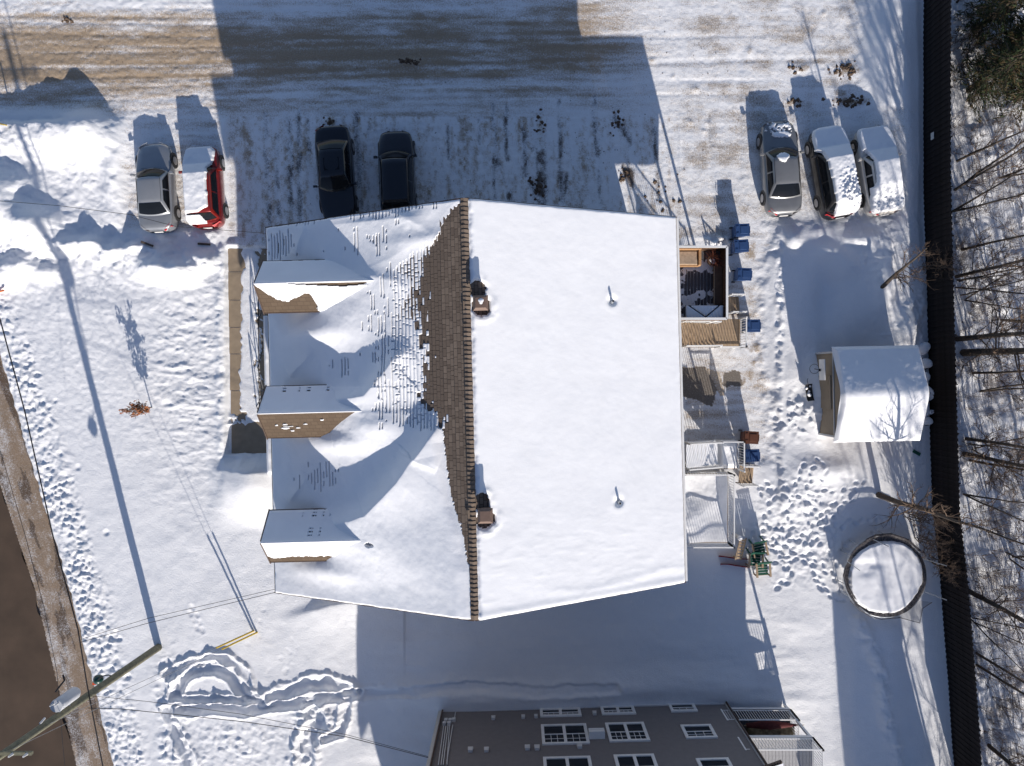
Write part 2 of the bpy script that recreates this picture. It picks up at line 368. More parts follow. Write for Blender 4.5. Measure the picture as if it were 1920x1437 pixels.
# snow ploughed along the fence and the yard hollows
fe = np.interp(Y, [-110, 130, 320, 420, 560, 960, 1100, 1300, 1560], [1712, 1722, 1722, 1718, 1733, 1740, 1752, 1771, 1785])
fb = ss(-115, -70, X - fe + nz1 * 10) * ss(10, -10, X - fe) * ss(-100, 0, Y + 60)
Z += fb * (0.16 + 0.16 * np.exp(-((X - fe + 34) / 22) ** 2)) * ss(1250, 200, Y * 0 + np.abs(Y - 200) + 200)
mound(1655, 120, 26, 110, .3); mound(1690, 330, 26, 120, .25)
yard = ss(1448, 1466, X + nz2 * 12 + nz1 * 8) * ss(1760, 1660, X) * ss(400, 450, Y + nz1 * 14) * ss(1100, 900, Y)
Z += yard * 0.16
for (a_, b_, c_, d_, h_) in [(1548, 555, 26, 62, -.35), (1570, 500, 34, 24, .3), (1500, 520, 26, 60, .12), (1625, 560, 40, 60, .2), (1530, 660, 50, 22, -.1), (1480, 700, 14, 40, .1), (1545, 880, 60, 24, .3), (1480, 930, 34, 30, .22), (1690, 620, 22, 44, .5), (1545, 474, 30, 16, .3), (1608, 452, 34, 14, .28), (1480, 455, 14, 20, .35), (1650, 520, 20, 60, .4)]:
    mound(a_, b_, c_, d_, h_)
# churned snow in front of the shed and by the bins
ch = np.clip(G2(1500, 775, 50, 40) + G2(1700, 600, 50, 60) * .6 + G2(1640, 480, 40, 50) * .6 + G2(1620, 390, 60, 30) * .5, 0, 1)
Z += ch * (0.28 * lump2 + .05 * lump)
Z += 0.5 * np.clip(lump2, 0, 1) * G2(1360, 452, 24, 10) + .3 * lump2 * G2(1330, 455, 24, 8)
edge = np.exp(-((X - 1452 - 8 * nz1 - 10 * nz2) / 9) ** 2) * ss(440, 470, Y) * ss(740, 700, Y); Z += .08 * edge + .04 * edge * nz2
# footprints
rs = np.random.RandomState(5); FD = np.zeros_like(X); FR = np.zeros_like(X)
def stamp(px, py, rx, ry, a, dep):
    global Z
    i0 = int((py - 18 - gy[0]) / 2.2); i1 = i0 + 17; j0 = int((px - 18 - gx[0]) / 2.2); j1 = j0 + 17
    if i0 < 0 or j0 < 0 or i1 >= len(gy) or j1 >= len(gx): return
    x = X[i0:i1, j0:j1] - px; y = Y[i0:i1, j0:j1] - py; c, s = math.cos(a), math.sin(a)
    u = (x * c + y * s) / rx; v = (-x * s + y * c) / ry; r = u * u + v * v
    FD[i0:i1, j0:j1] = np.maximum(FD[i0:i1, j0:j1], dep * np.exp(-r ** 2)); FR[i0:i1, j0:j1] = np.maximum(FR[i0:i1, j0:j1], dep * .22 * np.exp(-(np.sqrt(r) - 1.55) ** 2 / .15))
for i in range(60):
    t = rs.rand(); 
    if t < .55: px, py = rs.normal(1485, 42), rs.normal(985, 48)
    elif t < .8: px, py = rs.normal(1520, 40), rs.normal(1010, 34)
    else: px, py = rs.normal(1590, 22), rs.normal(1040, 26)
    if px < 1436 + 14 * rs.rand() - (py - 900) * .1: continue
    stamp(px, py, rs.uniform(3, 4.2), rs.uniform(4.5, 7), rs.uniform(-.9, .9), rs.uniform(.09, .16))
def walk(n, x, y, a):
    for k in range(n):
        stamp(x - math.sin(a) * (3 if k % 2 else -3), y + math.cos(a) * 3 * (1 if k % 2 else -1), rs.uniform(4.6, 6.4), rs.uniform(2.6, 3.7), a + rs.normal(0, .25), rs.uniform(.07, .16)); x += math.cos(a) * 13; y += math.sin(a) * 13; a += rs.normal(0, .22)
        if x < 1436 - (y - 900) * .1 or x > 1640 or y > 1115 or y < 880: a += 1.2
def trail(pts, n, wob=3, dep=.12):
    for k in range(n):
        t = k / max(1, n - 1) * (len(pts) - 1); i = min(int(t), len(pts) - 2); f = t - i
        x = pts[i][0] * (1 - f) + pts[i + 1][0] * f; y = pts[i][1] * (1 - f) + pts[i + 1][1] * f
        a = math.atan2(pts[i + 1][1] - pts[i][1], pts[i + 1][0] - pts[i][0]); sd_ = (1 if k % 2 else -1) * wob
        stamp(x - math.sin(a) * sd_, y + math.cos(a) * sd_, 6.5, 4.2, a, dep)
Z += (.10 * np.maximum(fbm(X / 9, Y / 9, 4, 2, .65), -.3) + .07 * fbm(X / 22, Y / 14, 3, 6)) * np.clip(G2(1505, 985, 80, 85) * 1.5, 0, 1)
for k in range(11): walk(14, rs.uniform(1450, 1560), rs.uniform(910, 1070), rs.uniform(0, 6.28))
trail([(1455, 1030), (1480, 1060), (1478, 1085), (1455, 1098)], 9, 3); trail([(1500, 1040), (1530, 1075), (1540, 1100)], 8)
trail([(360, 1140), (372, 1160), (378, 1180)], 7, 4, .05)
for i in range(16): stamp(rs.normal(520, 46), rs.normal(1215, 40), rs.uniform(3, 6), rs.uniform(3, 5), rs.uniform(0, 3), rs.uniform(.012, .03))
for i in range(0): stamp(rs.normal(110, 50), rs.normal(560, 60), 5, 6, 1, .05)
for k in range(55):
    yy_ = rs.uniform(640, 1300); xx_ = np.interp(yy_, [650, 860, 1100, 1330], [0, 60, 132, 190]) + abs(rs.normal(38, 22)); stamp(xx_, yy_, rs.uniform(3, 6), rs.uniform(4, 7), rs.uniform(0, 3), rs.uniform(.03, .10))
Z += .6 * FR * (FD < .01) - .8 * FD * (1 + .6 * nz3)
# the trampled play loops, bottom left: trenches with thrown-up rims
def trench(pts, wd, dep, rim):
    global Z
    x0 = min(p[0] for p in pts) - 60; x1 = max(p[0] for p in pts) + 60; y0 = min(p[1] for p in pts) - 60; y1 = max(p[1] for p in pts) + 60
    i0, i1 = max(0, int((y0 - gy[0]) / 2.2)), int((y1 - gy[0]) / 2.2); j0, j1 = max(0, int((x0 - gx[0]) / 2.2)), int((x1 - gx[0]) / 2.2)
    sx, sy = X[i0:i1, j0:j1], Y[i0:i1, j0:j1]; n2 = nz2[i0:i1, j0:j1]; n3 = nz3[i0:i1, j0:j1]
    d, t, g = pdist(sx + n2 * 5, sy + n2 * 5, pts)
    Z[i0:i1, j0:j1] += -dep * ss(wd * 1.25, wd * .6, d) * (1 + .5 * n2) + .7 * rim * np.exp(-((d - wd * 1.5) / (wd * .42)) ** 2) * np.clip(0.8 + .45 * n3 + .5 * n2, .1, 1.4)
lp = [(330, 1300), (345, 1272), (375, 1252), (405, 1250), (435, 1262), (452, 1285), (470, 1303), (492, 1314)]
trench(lp, 9, .20, .20)
trench([(320, 1262), (350, 1245), (390, 1234), (430, 1236), (458, 1258), (468, 1288)], 8, .10, .20)
trench([(330, 1300), (355, 1308), (400, 1306), (440, 1308), (492, 1314)], 5, .12, .14)
trench([(345, 1330), (400, 1325), (460, 1331), (520, 1322), (570, 1312), (620, 1305), (672, 1296)], 8, .22, .16)
trench([(508, 1305), (540, 1295), (575, 1280), (610, 1275), (655, 1290)], 10, .14, .16)
trench([(680, 1300), (800, 1290), (900, 1285), (1000, 1292), (1150, 1286)], 9, .12, .07)
trench([(318, 1330), (335, 1370), (350, 1400), (372, 1450), (385, 1520)], 9, .22, .16)
trench([(585, 1330), (600, 1350), (575, 1390), (575, 1450), (560, 1520)], 14, .18, .20)
trench([(650, 1312), (648, 1345), (640, 1370), (610, 1380)], 7, .14, .20)
blk = np.clip(G2(322, 1290, 24, 60) + G2(330, 1400, 30, 60) + G2(610, 1345, 46, 28) + G2(570, 1410, 30, 50) + G2(440, 1395, 90, 55) * .55, 0, 1.2)
Z += blk * (0.20 * lump2 + .08 * lump + .05 * nz3)
# wind drifts south of the house, bank along the neighbour
d, t, g = pdist(X, Y, [(525, 1168), (570, 1150), (625, 1132), (700, 1118)])
Z += 0.42 * ss(0, 1, t) ** .6 * np.where(Y > np.interp(X, [525, 570, 625, 700], [1168, 1150, 1132, 1118]), np.exp(-(d / 60) ** 1.3), np.exp(-(d / 11) ** 2)) * (X < 760)
Z += 0.22 * np.exp(-((Y - 1300 + .03 * (X - 900) + 8 * np.sin(X / 90)) / 26) ** 2) * ss(690, 800, X) * ss(1420, 1380, X)
Z += 0.10 * fbm(X / 130, Y / 38, 3, 2) * ss(1100, 1180, Y) * ss(640, 720, X) * ss(1560, 1480, X)
Z += 0.25 * ss(1555, 1600, X) * ss(1715, 1650, X) * ss(1120, 1180, Y)
d, t, g = pdist(X, Y, [(1600, 1150), (1640, 1250), (1655, 1350), (1690, 1450)]); Z += .18 * np.exp(-(d / 14) ** 2) * (1 + nz2)
# drift piled against the shed door, hollow in front of it
Z += 0.62 * G2(1531, 745, 26, 60) - .1 * G2(1500, 735, 20, 18)
# cleared walk along the west wall (slabs lie in it), snow mound at its south end
wl = ss(423, 429, X + nz3 * 1.5) * ss(508, 500, X) * ss(462, 467, Y + nz3) * ss(853, 849, Y + nz2 * 3)
thin = ss(-.12, .12, nz2 * .55 + nz3 * .6 - 0.9 * np.abs((X - 466 - .02 * (Y - 600)) / 26) + 0.80)
left_bare = ss(448, 456, X + nz2 * 7 + .02 * (Y - 600))
cov = thin * left_bare * ss(800, 790, Y + nz2 * 7)
cov = np.maximum(cov, .9 * ss(3, 1.2, np.abs(Y - np.interp(X, [427, 490], [796, 788]))) * (nz3 > -.4))
cov = np.maximum(cov, np.clip(G2(438, 785, 10, 10) * 1.3 * (nz3 > -.1), 0, 1))
Z = Z * (1 - wl) + wl * (-0.06 + 0.10 * cov + 0.012 * nz3 * cov)
D = np.where(wl > .6, .12 + .12 * (nz3 > .25), D)
bank_w = np.exp(-((X - 417) / 9) ** 2) * ss(455, 470, Y) * ss(870, 850, Y); Z += bank_w * (.12 + .12 * nz2)
md = ss(852, 884, Y + nz2 * 4) * ss(1000, 900, Y) * ss(385, 432, X + nz1 * 10) * ss(575, 530, X)
Z += md * 0.95 * (0.35 + 0.68 * np.exp(-((X - 482) / 38) ** 2)) 
# footpath bank top of the walk
Z += .3 * np.exp(-((Y - 458) / 5) ** 2) * ss(424, 430, X) * ss(500, 492, X) * .3
# forest floor
fo = ss(8, 40, X - np.interp(Y, [-110, 320, 640, 960, 1100, 1560], [1745, 1750, 1760, 1768, 1780, 1810]))
Z += fo * (0.34 * np.maximum(fbm(X / 60, Y / 60, 4, 3), -.2) + .05 * nz2 + .05 * lump2)
D = np.maximum(D, fo * np.clip(.20 + .6 * fbm(X / 34, Y / 50, 4, 2) + .3 * nz3, 0, .6))
DCf = fo > .5; DC[DCf] = (0.20, 0.15, 0.11)
D[(~asph) & (X < 1710) & (X > 1462) & (Y > 436)] *= .3
D += 0.0; D = np.clip(D, 0, 1)
# keep the sheet under the buildings low
for (a_, b_, c_, d_) in [(600, 470, 1190, 1010), (845, 1340, 1340, 1560)]:
    mk = (X > a_) & (X < c_) & (Y > b_) & (Y < d_); Z = np.where(mk, 0.0, Z)
rimf = np.minimum(np.minimum(X - gx[0], gx[-1] - X), np.minimum(Y - gy[0], gy[-1] - Y)); Z *= ss(0, 22, rimf)
zi = Z.copy()
def zat(px, py):
    i = int(round((py - gy[0]) / 2.2)); j = int(round((px - gx[0]) / 2.2))
    i = min(max(i, 0), len(gy) - 1); j = min(max(j, 0), len(gx) - 1)
    return float(zi[i, j])
dc = np.concatenate([DC, D[..., None]], -1)
me = gridmesh('ground', WX, WY[...], Z, M['ground'], {'dcol': dc})
o = link('ground', me); me.flip_normals(); tag(o, kind='structure')
# the land beyond the sheet
gb = MB(); x0, x1, y0, y1 = WX.min(), WX.max(), WY.min(), WY.max(); F = 3000
gb.add([(-F, -F, 0), (F, -F, 0), (F, F, 0), (-F, F, 0), (x0, y0, 0), (x1, y0, 0), (x1, y1, 0), (x0, y1, 0)], [(0, 1, 5, 4), (1, 2, 6, 5), (2, 3, 7, 6), (3, 0, 4, 7)])
tag(gb.build('snowfield', M['snow']), kind='structure')
# road: its own sheet
rm = mat('wet brown asphalt', (0.078, 0.052, 0.035), 0.8, 0.22, .7, 0.6, 45, spec=0.35)
ry = np.arange(560, 1720, 12.0); rb = MB(); rows = []
for yy in ry:
    e = np.interp(yy, [-300, 905, 1110, 1280, 1437, 1720], [-560, -8, 60, 100, 137, 205]) + 4 * math.sin(yy / 37) + 3 * math.sin(yy / 17) + 2 * math.sin(yy / 8)
    rows.append((((e - 700 - CX) / K), (CY - yy) / K, -0.02)); rows.append((((e + 8 - CX) / K), (CY - yy) / K, 0.012))
rb.add(rows, [(2 * i, 2 * i + 1, 2 * i + 3, 2 * i + 2)[::-1] for i in range(len(ry) - 1)])
tag(rb.build('road', rm), kind='structure')
# ------------------------------------------------ the house (roof frame: u east, v north, origin at the ridge middle)
ANG = R(1.45); HO = Vector((-1.654, -1.226, 0)); CA, SA = math.cos(ANG), math.sin(ANG)
RZ, EZ, HW, HL = 10.08, 6.0, 8.63, 7.69; SLP = (RZ - EZ) / HW
def uv(px, py, z=None):
    """roof coordinates of the pixel px,py (on the west or east slope when z is None)"""
    zz = 8.0 if z is None else z
    for _ in range(12):
        p = P(px, py, zz) - HO; u = p.x * CA + p.y * SA; v = -p.x * SA + p.y * CA
        if z is not None: break
        zz = RZ - SLP * abs(u)
    return (u, v)
def UV(pts): return [uv(*p) for p in pts]
house = thing('house', 'large beige house, snowy gable roof with three dormers and bare shingles along the ridge', 'house', HO, ANG)

def gable_walls(mb, hw, hl, ez, rz, slope):
    # hw, hl wall half sizes; walls rise to the roof underside
    zt = rz - slope * hw - 0.05; zr = rz - 0.12
    mb.add([(-hw, -hl, -.3), (hw, -hl, -.3), (hw, -hl, zt), (0, -hl, zr), (-hw, -hl, zt)], [(0, 1, 2, 3, 4)])
    mb.add([(-hw, hl, -.3), (hw, hl, -.3), (hw, hl, zt), (0, hl, zr), (-hw, hl, zt)], [(4, 3, 2, 1, 0)])
    mb.add([(-hw, -hl, -.3), (-hw, hl, -.3), (-hw, hl, zt), (-hw, -hl, zt)], [(3, 2, 1, 0)])
    mb.add([(hw, -hl, -.3), (hw, hl, -.3), (hw, hl, zt), (hw, -hl, zt)], [(0, 1, 2, 3)])
def siding_mat(name, rgb):
    m = mat(name, rgb, 0.65, 0.05, 4); n = m.node_tree.nodes; l = m.node_tree.links
    tc = n.new('ShaderNodeTexCoord'); sx = n.new('ShaderNodeSeparateXYZ'); l.new(tc.outputs['Object'], sx.inputs[0])
    f = n.new('ShaderNodeMath'); f.operation = 'FRACT'; mu = n.new('ShaderNodeMath'); mu.operation = 'MULTIPLY'; mu.inputs[1].default_value = 9.0
    l.new(sx.outputs[2], mu.inputs[0]); l.new(mu.outputs[0], f.inputs[0])
    bp = n.new('ShaderNodeBump'); bp.inputs['Strength'].default_value = .8; bp.inputs['Distance'].default_value = .03; bp.invert = True
    l.new(f.outputs[0], bp.inputs['Height']); l.new(bp.outputs[0], n['Principled BSDF'].inputs['Normal']); return m
M['siding'] = siding_mat('beige lap siding', (0.33, 0.28, 0.22))
M['siding2'] = siding_mat('brown grey lap siding', (0.195, 0.182, 0.182))
mb = MB(); gable_walls(mb, 8.05, 7.35, EZ, RZ, SLP); mb.build('wall', M['siding'], house)
# windows of the gable walls
def window(parent, o, ax, w_, h_, n=2, name='window'):
    """o: lower-left corner on the wall, ax: unit vector along the wall; outward normal = ax x z"""
    ax = Vector(ax); nz_ = ax.cross(Vector((0, 0, 1))).normalized(); o = Vector(o); up = Vector((0, 0, 1))
    fr = MB(); t = .14
    def b(x0, x1, z0, z1, d0, d1, mbb):
        pts = [o + ax * xx + up * zz + nz_ * dd for dd in (d0, d1) for zz in (z0, z1) for xx in (x0, x1)]
        mbb.add(pts, [(0, 1, 3, 2), (4, 6, 7, 5), (0, 4, 5, 1), (2, 3, 7, 6), (0, 2, 6, 4), (1, 5, 7, 3)])
    b(-t, w_ + t, -t, 0, 0.0, .07, fr); b(-t, w_ + t, h_, h_ + t, 0.0, .071, fr); b(-t, 0, 0, h_, 0.0, .069, fr); b(w_, w_ + t, 0, h_, 0.0, .069, fr)
    for i in range(1, n): b(w_ * i / n - .07, w_ * i / n + .07, 0, h_, 0, .066, fr)
    f = fr.build(name, M['white'], parent)
    sg = MB(); cw = w_ / n
    for i in range(n):
        x0 = i * cw + (.07 if i else 0); x1 = (i + 1) * cw - (.07 if i < n - 1 else 0)
        gl = MB(); b(x0, x1, 0, h_, .005, .02, gl); gl.build('pane', M['glass'], f)
        b(x0, x1, h_ * .5 - .025, h_ * .5 + .025, .02, .05, sg)
        for k in (1, 2): b(x0 + (x1 - x0) * k / 3 - .012, x0 + (x1 - x0) * k / 3 + .012, h_ * .52, h_, .02, .034, sg)
        b(x0, x1, h_ * .76 - .012, h_ * .76 + .012, .02, .036, sg)
    sg.build('sash_bars', M['white'], f)
    return f
for zz in (1.2, 4.0, 6.6):
    for xx in ((-5.5, -.9, 3.4) if zz < 6 else (-3.2, 1.4)):
        window(house, (xx, -7.35, zz), (1, 0, 0), 1.9, 1.2)
        window(house, (xx + 1.9, 7.35, zz), (-1, 0, 0), 1.9, 1.2)
for vv in (-6, -1, 3.6): window(house, (-8.05, vv + 1.8, 3.4), (0, -1, 0), 1.8, 1.2)
for vv in (-6, -1.4, 2.6): window(house, (8.05, vv, 3.9), (0, 1, 0), 1.8, 1.3)
# roof boards with drip edge
rb = MB(); TH = .16
for sgn in (-1, 1):
    a = [(0, -HL, RZ), (0, HL, RZ), (sgn * HW, HL, EZ), (sgn * HW, -HL, EZ)]
    vs = [(p[0], p[1], p[2] - .01) for p in a] + [(p[0], p[1], p[2] - TH) for p in a]
    fs = [(0, 1, 2, 3), (4, 7, 6, 5), (1, 5, 6, 2), (2, 6, 7, 3), (3, 7, 4, 0)]
    if sgn > 0: fs = [f[::-1] for f in fs]
    rb.add(vs, [f[::-1] for f in fs])
def shingle_mat(name, c1, c2):
    m = bpy.data.materials.new(name); m.use_nodes = True; n = m.node_tree.nodes; l = m.node_tree.links; b = n['Principled BSDF']
    b.inputs['Roughness'].default_value = .9; b.inputs['Specular IOR Level'].default_value = .15
    tc = n.new('ShaderNodeTexCoord'); t = n.new('ShaderNodeTexNoise'); t.inputs['Scale'].default_value = 55; t.inputs['Detail'].default_value = 3
    oi = n.new('ShaderNodeObjectInfo'); ad = n.new('ShaderNodeMath'); ad.operation = 'MULTIPLY_ADD'; ad.inputs[1].default_value = .8; 
    l.new(tc.outputs['Object'], t.inputs[0]); l.new(oi.outputs['Random'], ad.inputs[0]); l.new(t.outputs[0], ad.inputs[2])
    mx = n.new('ShaderNodeMix'); mx.data_type = 'RGBA'; mx.inputs[6].default_value = (*c1, 1); mx.inputs[7].default_value = (*c2, 1)
    mr = n.new('ShaderNodeMapRange'); mr.inputs[1].default_value = .3; mr.inputs[2].default_value = 1.4; l.new(ad.outputs[0], mr.inputs[0]); l.new(mr.outputs[0], mx.inputs[0]); l.new(mx.outputs[2], b.inputs['Base Color'])
    bp = n.new('ShaderNodeBump'); bp.inputs['Strength'].default_value = .5; bp.inputs['Distance'].default_value = .006; l.new(t.outputs[0], bp.inputs['Height']); l.new(bp.outputs[0], b.inputs['Normal'])
    return m
M['shingle'] = shingle_mat('brown asphalt shingle', (0.115, 0.088, 0.070), (0.21, 0.165, 0.13))
def brick_shingle(name, c1, c2, dark):
    m = shingle_mat(name, c1, c2); n = m.node_tree.nodes; l = m.node_tree.links; b = n['Principled BSDF']
    br = n.new('ShaderNodeTexBrick'); br.inputs['Scale'].default_value = 1.0; br.inputs['Brick Width'].default_value = .26; br.inputs['Row Height'].default_value = .14; br.inputs['Mortar Size'].default_value = .01
    br.inputs['Color1'].default_value = (*c1, 1); br.inputs['Color2'].default_value = (*c2, 1); br.inputs['Mortar'].default_value = (*dark, 1); br.inputs['Bias'].default_value = -.1
    tc = n.new('ShaderNodeTexCoord'); mp = n.new('ShaderNodeMapping'); mp.inputs['Rotation'].default_value = (0, 0, 0 if 'dormer' in name else R(90))
    l.new(tc.outputs['Object'], mp.inputs[0]); l.new(mp.outputs[0], br.inputs[0]); l.new(br.outputs[0], b.inputs['Base Color']); return m
M['shingleW'] = brick_shingle('brown shingle courses', (0.12, 0.09, 0.072), (0.19, 0.15, 0.12), (0.03, 0.024, 0.02))
M['shingleD'] = brick_shingle('brown shingle courses of dormer', (0.098, 0.071, 0.050), (0.115, 0.085, 0.060), (0.078, 0.057, 0.041))
roof = rb.build('roof', [M['shingleW']], house)
eb = MB()
for sgn in (-1, 1):
    eb.box((sgn * (HW + .02), 0, EZ - .10), (.05, 2 * HL + .06, .20))
    for e in (-1, 1): eb.bar((0, e * (HL + .022), RZ - .10), (sgn * (HW + .02), e * (HL + .022), EZ - .10), .21, .045, up=Vector((0, 1, 0)))
eb.build('drip_edge', M['fascia'], house)
gt = MB(); gt.box((HW + .10, 0, EZ - .12), (.11, 2 * HL, .10)); gt.build('gutter', M['white'], house)

# --- bare strip next to the ridge: boundary as the photo shows it
bpts = UV([(869, 376), (850, 394), (836, 411), (828, 425), (822, 440), (812, 455), (806, 480), (802, 510), (797, 545), (796, 600), (796, 640), (797, 660), (800, 690), (800, 745), (803, 758), (811, 768), (838, 774), (835, 800), (833, 830), (838, 870), (843, 905), (852, 950), (862, 975), (870, 1004), (874, 1040), (884, 1073), (886, 1120), (888, 1162)])
bv = np.array([p[1] for p in bpts])[::-1]; bu = np.array([p[0] for p in bpts])[::-1]
def ub(v): return np.interp(v, bv, bu)
CW = 0.138
def tabs(course):
    rr = random.Random(900 + course); v = -HL + rr.uniform(0, .2); out = []
    while v < HL - .05:
        ln = rr.choice([.13, .17, .2, .24, .28, .31]); out.append((v, min(v + ln, HL - .02), rr.random())); v += ln
    return out
tabtab = [tabs(i) for i in range(64)]
sh_list = []
for i in range(64):
    u1 = -0.10 - i * CW; u0 = u1 - CW
    for (v0, v1, h) in tabtab[i]:
        vc = (v0 + v1) / 2; bd = ub(vc); zone = 1.0 if vc > -1.0 else 0.18
        zf_ = max(0, min(1, (vc + 1.0) / .6)) * max(0, min(1, (5.4 - vc))); lim = bd + (h - .50) * .85 * zf_ - .20
        if (u0 + u1) / 2 > lim: sh_list.append((u0, u1, v0, v1, h, i, bd))
sh_list.sort(key=lambda t: -(t[0]) if t[0] > t[6] else 99)
tanp_ = math.atan(SLP); slope_dir = Vector((-math.cos(tanp_), 0, -math.sin(tanp_))); nrm = Vector((-math.sin(tanp_), 0, math.cos(tanp_)))
def shingle_geo(mbb, w_, t=.014):
    L = CW / math.cos(tanp_) + .02
    a = Vector((0, 0, 0)); hw_ = w_ / 2 - .007
    p = [a + Vector((0, -hw_, 0)), a + Vector((0, hw_, 0)), a + slope_dir * L + Vector((0, hw_, 0)), a + slope_dir * L + Vector((0, -hw_, 0))]
    lo = [p[0] + nrm * .001, p[1] + nrm * .001, p[2] + nrm * .006, p[3] + nrm * .006]
    hi = [p[0] + nrm * .004, p[1] + nrm * .004, p[2] + nrm * (.008 + t), p[3] + nrm * (.008 + t)]
    mbb.add(lo + hi, [(0, 1, 2, 3), (4, 7, 6, 5), (0, 4, 5, 1), (1, 5, 6, 2), (2, 6, 7, 3), (3, 7, 4, 0)])
tab_mesh = {}
rest = MB(); cnt = 0
for (u0, u1, v0, v1, h, i, bd) in sh_list:
    wq = round(v1 - v0, 2); tq = .010 + .010 * (i * 7 % 3) / 2
    org = Vector((u1 + .008, (v0 + v1) / 2, RZ - SLP * abs(u1 + .008)))
    if cnt < 292 and (u0 > bd - .2):
        key = (wq, round(tq, 3))
        if key not in tab_mesh:
            t_ = MB(); shingle_geo(t_, wq, tq); tab_mesh[key] = t_.mesh('shingle', M['shingle'])
        o = link('shingle', tab_mesh[key], house); o.location = org; cnt += 1
    else:
        b0 = len(rest.v); shingle_geo(rest, wq, tq)
        for k in range(b0, len(rest.v)): rest.v[k] = tuple(Vector(rest.v[k]) + org)
if rest.v: tag(rest.build('shingle_courses', M['shingle'], house), kind='stuff')
# ridge caps
nc = 94; cm = MB(); cl = 2 * HL / nc
pr = [(-.15, -.105), (-.13, -.062), (-.02, 0.0), (.02, 0.0), (.13, -.062), (.15, -.105)]
for y_, dz in ((-cl * .50, .004), (cl * .58, .045)):
    for (x_, z_) in pr: cm.v.append((x_, y_, z_ + dz + .03))
for (x_, z_) in pr: cm.v.append((x_, cl * .58, z_ + .008))
for k in range(5): cm.face((k, k + 1, 7 + k, 6 + k)); cm.face((6 + k, 7 + k, 13 + k, 12 + k))
cme = cm.mesh('ridge_cap', M['shingle'])
for k in range(nc):
    o = link('ridge_cap', cme, house); o.location = (0 + .006 * math.sin(k * 2.3), -HL + (k + .5) * cl, RZ); o.rotation_euler = (0, .03 * math.sin(k * 5.1), .05 * math.sin(k * 3.7))

# --- snow on the west slope
su = CW / 5; uu = -0.10 - CW * 62 + np.arange(int((CW * 62) / su) + 1) * su; vv = np.arange(-HL - .03, HL + .031, .028)
U, V = np.meshgrid(uu, vv)
n1 = fbm(U * 1.1, V * 1.1, 4, 1); n2 = fbm(U * 4, V * 4, 3, 2); n3 = fbm(U * 13, V * 13, 3, 3)
bd = ub(V)
course = np.clip(((-0.10 - U) / CW + 1e-6).astype(int), 0, 63)
fr = ((-0.10 - U) / CW) % 1.0
cell = np.zeros_like(U); edge_v = np.zeros_like(U)
for i in range(64):
    m_ = course == i
    if not m_.any(): continue
    vs_ = np.array([t[0] for t in tabtab[i]]); hs = np.array([t[2] for t in tabtab[i]])
    k = np.clip(np.searchsorted(vs_, V[m_]) - 1, 0, len(hs) - 1); cell[m_] = hs[k]; edge_v[m_] = V[m_] - vs_[k]
uc = -0.10 - (course + .5) * CW
zoneN = V > -.6
zf = ss(-1.0, -.4, V) * ss(5.4, 4.4, V); lim = bd + (cell - .50) * .85 * zf + .05 * n3 * (1 - zf) + (1 - zf) * CW * (.5 - fr) * -.85
covered = uc <= lim
dist = bd - U                                             # down-slope distance from the boundary
T = 0.03 + 0.10 * ss(.1, 1.6, dist) + .022 * n1 + .008 * n2
T = np.where(V < .9, 0.035 + 0.12 * ss(0, .7, dist) + .02 * n1 + .006 * n2, T)
# thin zone where the courses show through
thinz = (.55 * ss(3.9, .9, dist) + .45 * ss(1.5, .3, dist)) * ss(-1.0, -.2, V + .12 * dist) * ss(6.6, 5.4, V + .35 * (dist - .6)) 
thin2 = np.zeros_like(U)
for (a_, b_, c_, d_, am) in [(528, 462, .8, .65, 1.0), (690, 450, 1.8, .8, .5), (560, 412, 1.5, .3, .7), (720, 400, 2.0, .25, .7), (645, 687, .55, .5, .6), (610, 895, .9, .7, .75), (560, 905, .5, .4, .5), (765, 560, .9, 1.6, .5)]:
    pu, pv = uv(a_, b_); thin2 = np.maximum(thin2, am * np.exp(-((U - pu) / c_) ** 2 - ((V - pv) / d_) ** 2))
th = np.maximum(thinz, thin2)
T = T * (1 - .82 * th) * (.35 + .65 * ss(0, .3, dist))
rnd = vn(course * 7.31, V * 1.3, 4) * .6 + vn(course * 3.7, V * 5, 6) * .4
slot = (fr > .79) & (rnd < th * 1.15 - .02 + .10 * n2)
slotw = (fr > .58) & (rnd < th * 1.3 - .78)
joint = (edge_v < .03) & (cell > .35) & (thinz > .55)
T = np.where(slot | slotw | joint, -.03, T)
T = np.where(covered, T, -.06)
# wind crests running from the dormer ridges up the slope
def crest(pts, h, wn, wsz, p0=.15, p1=.7):
    global T
    q = UV(pts); d_, t_, g_ = pdist(U + .04 * n2, V + .04 * n2, q)
    env = np.sin(np.pi * np.clip(t_, 0, 1) ** .8) ** .6 * (1 - .25 * t_)
    side = np.where(g_ > 0, np.exp(-(d_ / wn) ** 1.5), np.exp(-(d_ / wsz) ** 1.25))
    T = np.where(covered, T + h * env * side * ss(-.1, .5, bd - U), T)
crest([(610, 760), (650, 748), (688, 742), (705, 722), (722, 702), (740, 676), (775, 655)], .56, .40, 1.2)
crest([(600, 985), (650, 975), (690, 962), (722, 930), (750, 900), (770, 870), (788, 848), (808, 818), (832, 786)], .62, .42, 1.4)
crest([(640, 524), (700, 522), (735, 528), (770, 545)], .16, .3, 1.0)
crest([(820, 880), (780, 860), (795, 840), (825, 800)], .10, .12, .5)
crest([(700, 395), (740, 402), (790, 425), (820, 450)], .07, .25, .25)
crest([(555, 480), (560, 460), (568, 440), (572, 425)], .08, .35, .2)
crest([(548, 705), (560, 690), (575, 675), (590, 655)], .08, .35, .18); crest([(545, 940), (555, 925), (570, 905), (580, 890)], .09, .35, .16)
